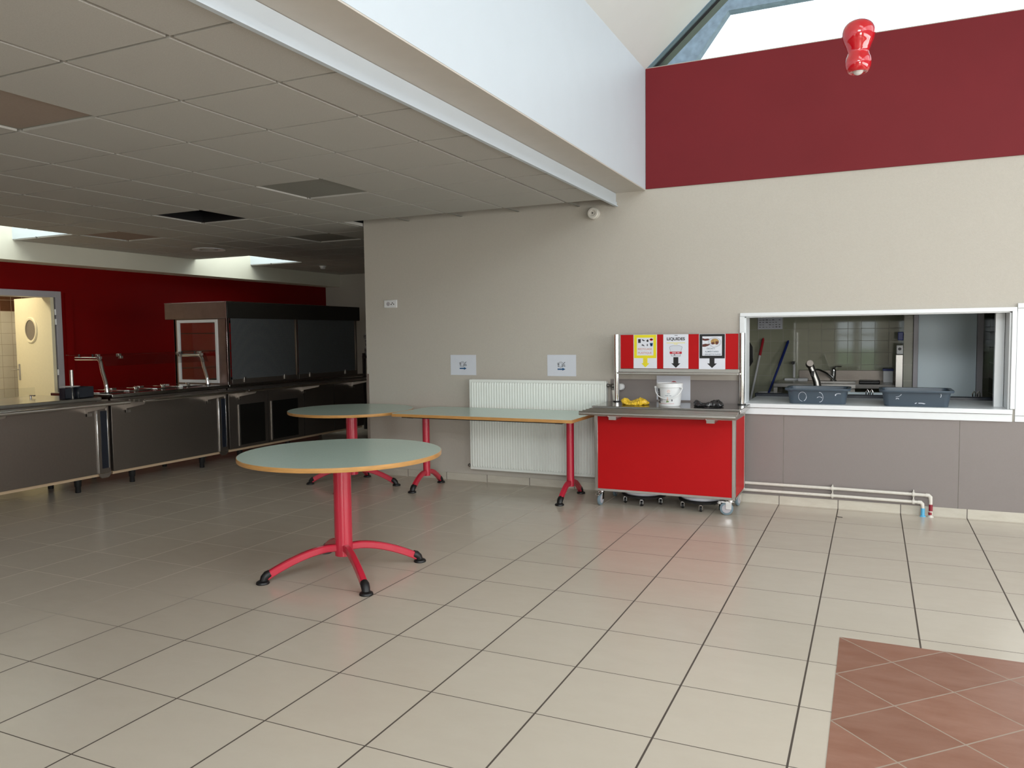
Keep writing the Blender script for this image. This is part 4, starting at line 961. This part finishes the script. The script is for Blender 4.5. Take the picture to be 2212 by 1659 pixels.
# ------------------------------------------------------------------ serving counters
FX = -6.65; BX = -7.50
def counter_unit(name, y0, y1, lab, ztop=.90, brackets=(), bumper=None, legs=(), dark=False, wy=None):
    t = thing(name, lab, 'serving counter', (-7.05, (y0+y1)/2, 0), None)
    obj('body', MB().box(BX, FX-.012, y0+.01, y1-.01, .155, .84), 'steeld', t, bevel=.002)
    ye = (bumper or y1)-.012
    obj('front_panel', MB().box(FX-.012, FX, y0+.005, ye, .155, .86), 'steeld', t, bevel=.002)
    obj('lit_bottom_edge', MB().box(FX-.055, FX-.035, y0+.02, y1-.02, .124, .154), 'edgelit', t, smooth=0)  # lower edge catching light, put into the strip's cream colour
    w0, w1 = wy or (y0, y1)
    obj('worktop', MB().box(BX-.02, FX+.03, w0, w1, ztop-.032, ztop), 'worktop', t, bevel=.004)
    for k, x in enumerate((-6.36, -6.43, -6.495, -6.56)):
        obj('tray_rail', MB().tube([(x, y0+(.14 if y0 > 5 and y0 < 6 else .02), .836), (x, y1-.02 if y0 > 5 else y1+.0, .836)], .0165 if k == 0 else .013, 12), 'chrome' if k == 0 else 'steel', t)
    for y in brackets:
        obj('rail_bracket', MB().prism([(FX, .826), (FX, .712), (FX+.022, .712), (FX+.03, .755), (FX+.27, .800), (FX+.285, .815), (FX+.28, .826)], 'y', y-.003, y+.003).box(FX+.002, FX+.02, y-.003, y+.05, .712, .74), 'steel', t)
    if bumper:
        obj('end_column', MB().box(FX-.012, FX, bumper, y1-.004, .155, .86), 'steeld', t, bevel=.002)
        g = obj('grip_recess', MB().box(FX+.0005, FX+.004, bumper+.028, y1-.03, .20, .75), 'navy', t, bevel=.001)
        obj('chrome_edge', MB().box(FX, FX+.012, bumper-.018, bumper-.004, .158, .76), 'chrome', t, bevel=.003)
        obj('recess_trim', MB().box(FX+.0005, FX+.008, y1-.030, y1-.022, .20, .78), 'chrome', t, bevel=.001)
        obj('foot_pedal', MB().prism([(bumper+.0, .150), (y1+.01, .150), (y1-.01, .118), (y1-.03, .105), (bumper+.03, .105), (bumper+.01, .125)], 'x', FX-.02, FX-.012), 'steel', t)
    for x, y in legs:
        obj('leg', MB().lathe([(.024, 0), (.026, .006), (.024, .05), (.030, .06), (.036, .145), (.036, .158)], (x, y, 0), 18), 'black', t)
    return t
br_ = lambda px: None
u1 = counter_unit('cutlery_counter', 3.3, 5.155, 'left steel serving counter cut off by the photo edge', .885, brackets=(4.0, 4.91), bumper=5.03, legs=((-6.735, 4.86), (-7.18, 4.9), (-6.735, 3.6), (-7.3, 3.6)), wy=(3.3, 5.06))
u2 = counter_unit('hot_food_counter', 5.175, 6.665, 'middle steel serving counter with lidded food wells and glass guard', .90, brackets=(5.33, 6.36), bumper=6.545, legs=((-6.735, 5.45), (-7.3, 5.45), (-6.735, 6.35), (-7.2, 6.25)))
# food wells with lids on the middle counter
for k, y in enumerate((5.36, 5.70, 6.04, 6.38)):
    o = obj('well_lid', MB().box(-7.32, -6.86, y-.14, y+.14, .901, .909), 'chrome', u2, bevel=.003)
    obj('lid_knob', MB().lathe([(.022, .909), (.018, .918), (.028, .930), (.026, .938), (.001, .941)], (-6.93, y, 0), 20), 'chrome', o)
    obj('lid_notch', MB().box(-7.30, -7.22, y-.06, y+.0, .909, .921), 'chrome', o, bevel=.004)
# guard with bent posts
t = thing('sneeze_guard', 'glass sneeze guard on bent chrome tube posts above the food wells', 'glass guard', (-6.86, 6.0, .9))
for y in (5.31, 6.60):
    P = [(-6.865, y, .90), (-6.868, y, .96), (-6.88, y, 1.01), (-6.92, y, 1.12)]
    for k in range(8):
        a = .25+k/7*(PI/2-.25); P.append((-6.99+.05*math.cos(a)+.005, y, 1.185+.055*math.sin(a)))
    P += [(-7.30, y, 1.24)]
    obj('post', MB().tube(P, .0185, 16), 'chrome', t)
    obj('post_collar', MB().lathe([(.03, .90), (.03, .905), (.021, .91)], (-6.865, y, 0), 18), 'black', t)
obj('top_pane', MB().box(-7.36, -6.97, 5.24, 6.66, 1.272, 1.280), 'glassd', t, bevel=.001)
obj('front_pane', MB().prism([(-6.958, 1.268), (-6.950, 1.268), (-6.905, 1.165), (-6.913, 1.165)], 'y', 5.34, 6.66), 'glassd', t)
for y in (5.31, 5.55, 6.30, 6.60):
    obj('glass_clamp', MB().box(-7.0, -6.96, y-.016, y+.016, 1.255, 1.284).box(-6.965, -6.935, y-.016, y+.016, 1.235, 1.262), 'steel', t, bevel=.002)
for y in (5.31, 6.60): obj('spacer', MB().tube([(-7.25, y, 1.255), (-7.25, y, 1.284)], .010, 12).tube([(-7.05, y, 1.255), (-7.05, y, 1.284)], .010, 12), 'black', t)
# low glass panel and cutlery boxes on the left counter
t = thing('low_glass_panel', 'low clear glass panel held by steel pins on the left counter', 'glass panel', (-7.2, 4.4, .885))
obj('pane', MB().box(-7.204, -7.196, 3.4, 4.80, .90, .985), 'glass', t)
for y in (3.7, 4.3, 4.76): obj('pin', MB().tube([(-7.2, y, .885), (-7.2, y, .905)], .008, 10).box(-7.21, -7.14, y-.006, y+.006, .905, .915), 'steel', t)
def cutbox(x0, x1, y0, y1, h, lab):
    t = thing('cutlery_box', lab, 'box', ((x0+x1)/2, (y0+y1)/2, .885))
    b = MB(); z = .886
    b.box(x0, x1, y0, y1, z, z+.006); b.box(x0, x0+.005, y0, y1, z, z+h); b.box(x1-.005, x1, y0, y1, z, z+h); b.box(x0, x1, y0, y0+.005, z, z+h); b.box(x0, x1, y1-.005, y1, z, z+h)
    obj('open_box', b, 'navy', t, bevel=.002)
    return t
cutbox(-6.80, -6.72, 4.765, 4.835, .098, 'small open black box nearer the doorway on the left counter')
cutbox(-6.86, -6.72, 4.905, 5.055, .100, 'open dark navy box at the right end of the left counter')
t = thing('napkin_stand', 'steel stand with upright tube and white plate between the dark boxes', 'stand', (-6.79, 4.868, .885))
obj('base', MB().lathe([(.034, .886), (.033, .90), (.028, .915), (.030, .965), (.036, .988), (.001, .990)], (-6.79, 4.868, 0), 24), 'chrome', t)
obj('plate', MB().lathe([(.001, .991), (.085, .991), (.087, .995), (.001, .997)], (-6.84, 4.90, 0), 32), 'plastic', t)
obj('tube', MB().tube([(-6.85, 4.93, .99), (-6.85, 4.93, 1.145)], .0165, 18), 'steel', t)

# display counter
t = u3 = counter_unit('display_counter', 6.685, 9.30, 'right steel serving counter with tall glazed cabinet and drawn blinds', .90, brackets=(6.83, 7.95, 9.0), legs=((-6.735, 6.92), (-7.3, 6.92), (-6.735, 7.75), (-7.3, 7.7), (-6.735, 9.1), (-7.3, 9.1)))
for y0, y1 in ((6.86, 7.26), (7.40, 7.86)):
    obj('vent_grille', MB().box(FX+.0005, FX+.006, y0, y1, .19, .66), 'grille', t, smooth=0)
    obj('door_handle', MB().box(FX, FX+.010, y0-.028, y0-.020, .18, .66), 'steel', t, bevel=.001)
obj('door_seam', MB().box(FX+.0003, FX+.002, 7.32, 7.326, .16, .84).box(FX+.0003, FX+.002, 7.98, 7.986, .16, .84).box(FX+.0003, FX+.002, 8.6, 8.606, .16, .84), 'black', t, smooth=0)
cz0, cz1 = .90, 1.655; cx0, cx1, cy0, cy1 = -7.49, -6.655, 6.715, 9.16
b = MB()
for y in (cy0, cy1-.03, 7.875): obj('cabinet_post', MB().box(cx1-.03, cx1, y, y+.03, cz0, cz1), 'hoodside' if y < 7 else 'steeld', t, bevel=.002)
for y in (cy0, cy1-.03): obj('cabinet_post', MB().box(cx0, cx0+.03, y, y+.03, cz0, cz1), 'hoodside', t, bevel=.002)
fr = [(-7.43, .915), (-6.80, .915), (-6.80, 1.645), (-7.43, 1.645)]; fi = [(-7.395, .950), (-6.835, .950), (-6.835, 1.612), (-7.395, 1.612)]
obj('side_window_frame', MB().ring(fr, fi, 'y', cy0-.012, cy0+.01), 'plastic', t, bevel=.002)
obj('side_panel', MB().ring([(cx0, cz0), (cx1, cz0), (cx1, cz1), (cx0, cz1)], [(-7.43, .915), (-6.80, .915), (-6.80, 1.645), (-7.43, 1.645)], 'y', cy0, cy0+.012), 'hoodside', t, smooth=0)
obj('side_pane', MB().box(-7.395, -6.835, cy0, cy0+.005, .95, 1.612), 'glass', t, smooth=0)
for z in (1.08, 1.28, 1.49):
    obj('wire_shelf', MB().box(-7.44, -6.72, 6.76, 9.1, z-.003, z+.003), 'glassd', t, smooth=0)
    obj('shelf_edge', MB().box(-7.444, -7.436, 6.76, 9.1, z-.005, z+.005).box(-6.724, -6.716, 6.76, 9.1, z-.005, z+.005), 'black', t, smooth=0)
for y0, y1 in ((6.775, 7.86), (7.925, 9.12)):
    bl = obj('blind', MB().box(-6.668, -6.664, y0, y1, .955, 1.66), 'blind', t, smooth=0)
    obj('bottom_bar', MB().box(-6.676, -6.655, y0-.01, y1+.01, .901, .957), 'steeld', bl, bevel=.002)
    for f in (.17, .80):
        y = y0+(y1-y0)*f; obj('catch', MB().box(-6.656, -6.645, y-.014, y+.014, .915, .975), 'steel', bl, bevel=.002)
obj('inner_back_frame', MB().box(-7.49, -7.46, 6.75, 9.13, .90, .93).box(-7.49, -7.46, 6.75, 9.13, 1.62, 1.655), 'hoodfront', t)
obj('cabinet_end_panel', MB().box(cx0+.03, cx1-.03, cy1-.012, cy1-.004, cz0, cz1), 'glassd', t)
hd = obj('hood', MB().box(-7.60, -6.64, 6.70, 9.215, 1.655, 1.66).box(-7.60, -6.64, 6.70, 9.215, 1.835, 1.845).box(-7.60, -7.59, 6.70, 9.215, 1.66, 1.835).box(-7.60, -6.64, 9.205, 9.215, 1.66, 1.835), 'hoodfront', t)
obj('hood_front', MB().box(-6.65, -6.638, 6.703, 9.22, 1.66, 1.842), 'hoodfront', t, bevel=.003)
obj('hood_side', MB().box(-7.602, -6.64, 6.688, 6.70, 1.657, 1.845), 'hoodside', t, bevel=.004)
obj('hood_trim', MB().box(-7.604, -6.636, 6.684, 6.69, 1.840, 1.848).box(-6.642, -6.634, 6.684, 9.22, 1.842, 1.848).box(-6.642, -6.634, 6.684, 6.692, .90, 1.845), 'chrome', t, bevel=.001)

# ------------------------------------------------------------------ rack and things past the counter
t = thing('basket_rack', 'dark metal rack with wrapped glass baskets seen past the cabinet', 'rack', (-6.75, 10.1, 0))
b = MB()
for x in (-7.03, -6.47):
    for y in (9.85, 10.4): b.box(x-.018, x+.018, y-.018, y+.018, .02, 1.18)
b.box(-7.05, -6.45, 9.83, 10.42, 1.10, 1.14); b.box(-7.05, -6.45, 9.83, 10.42, .30, .33); b.box(-7.05, -6.45, 9.83, 9.86, .80, .84)
obj('rack_frame', b, 'black', t)
obj('baskets', MB().box(-7.03, -6.46, 9.86, 10.4, 1.14, 1.27).box(-7.02, -6.47, 9.87, 10.39, 1.285, 1.39), 'mesh', t, bevel=.01)
obj('plastic_wrap', MB().box(-7.04, -6.45, 9.85, 10.41, 1.395, 1.47), 'mesh', t, bevel=.02)
tag(obj('waste_pail', MB().lathe([(.001, 0), (.075, 0), (.10, .17), (.104, .175), (.094, .172), (.07, .01), (.001, .01)], (-7.50, 9.45, .0), 28), 'plastic'), 'small pale pail on the floor below the display counter end', 'bucket')
tag(obj('side_trestle', MB().box(-6.60, -5.9, 9.4, 9.8, .72, .75).box(-6.58, -6.55, 9.42, 9.78, 0, .72).box(-5.95, -5.92, 9.42, 9.78, 0, .72), 'black'), 'dark narrow side table just past the display counter', 'table')

# ------------------------------------------------------------------ doorway at the left and the room behind it
b = MB(); X = -9.155
b.box(X-.01, X+.015, 6.415, 6.49, 0, 2.03); b.box(X-.202, X-.01, 6.415, 6.445, 0, 2.03); b.box(X-.202, X+.015, 4.305, 6.415, 1.955, 2.03); b.box(X-.202, X+.015, 4.23, 4.305, 0, 2.03)
o = struct('door_2', MB().box(-10.13, -9.20, 6.40, 6.44, .01, 1.965), 'creamdoor', bevel=.003)
wx, wz = -9.72, 1.56
leaf = [o]
leaf.append(obj('porthole_ring', MB().lathe([(.130, 0), (.130, -.012), (.155, -.015), (.168, -.006), (.170, 0)], (wx, 6.40, wz), 40, 'y'), 'creamdoor', o))
leaf.append(obj('porthole_glass', MB().lathe([(.13, -.004), (.13, -.001)], (wx, 6.40, wz), 40, 'y'), 'steeld', o))
h = obj('handle_plate', MB().box(-10.085, -10.045, 6.390, 6.40, .92, 1.13), 'steel', o, bevel=.004); leaf.append(h)
leaf.append(obj('lever', MB().tube([(-10.065, 6.392, 1.06), (-10.065, 6.35, 1.06), (-10.08, 6.345, 1.06), (-10.17, 6.345, 1.06)], .009, 12).box(-10.07, -10.06, 6.388, 6.391, .965, .985), 'steel', h))
T = Matrix.Translation((-9.145, 6.372, 0)) @ Matrix.Rotation(math.radians(-9), 4, 'Z') @ Matrix.Translation((9.2, -6.42, 0))
for q in leaf: q.data.transform(T)
obj('door_frame', b, 'lilac', o, bevel=.003)
for z in (.30, 1.0, 1.62, 1.74): obj('hinge', MB().tube([(-9.135, 6.402, z), (-9.135, 6.402, z+.07)], .011, 10), 'plastic', o)
struct('wall_back_kitchen', MB().box(-10.8, -10.65, 3.5, 9, 0, 1.83), 'wtile', smooth=0)
struct('wall_back_kitchen_upper', MB().box(-10.8, -10.65, 3.5, 9, 1.83, 2.6), 'btile', smooth=0)
struct('wall_back_kitchen_side', MB().box(-10.8, -9.36, 7.6, 7.75, 0, 2.6).box(-10.8, -9.36, 3.3, 3.45, 0, 2.6), 'wall', smooth=0)
struct('ceiling_back_kitchen', MB().box(-10.8, -9.36, 3.3, 7.75, 2.5, 2.6), 'white', smooth=0)
for y, z, lab in ((6.985, 1.60, 'white towel dispenser with pale teal top on the cream tiles'), (7.0, 1.38, 'white dispenser with slate blue band below the other on tiles')):
    t = thing('towel_dispenser', lab, 'dispenser', (-10.65, y, z))
    obj('casing', MB().box(-10.649, -10.56, y-.10, y+.10, z, z+.15), 'plastic', t, bevel=.006)
    obj('band', MB().box(-10.565, -10.555, y-.10, y+.10, z+.10, z+.145), 'aqua' if z > 1.5 else 'bluebin', t, bevel=.002)
    obj('outlet', MB().box(-10.562, -10.556, y-.04, y+.04, z+.02, z+.045), 'inkgrey', t)
# debris on the floor near the pipes
tag(obj('hair_tie_scrap', MB().tube([(-.228, 6.42, .003), (-.215, 6.40, .004), (-.198, 6.405, .003), (-.190, 6.40, .003)], .0022, 8).sphere((-.232, 6.33, .004), .004, 8), 'ink'), 'tiny dark scrap on the floor tiles below the pipes', 'scrap')
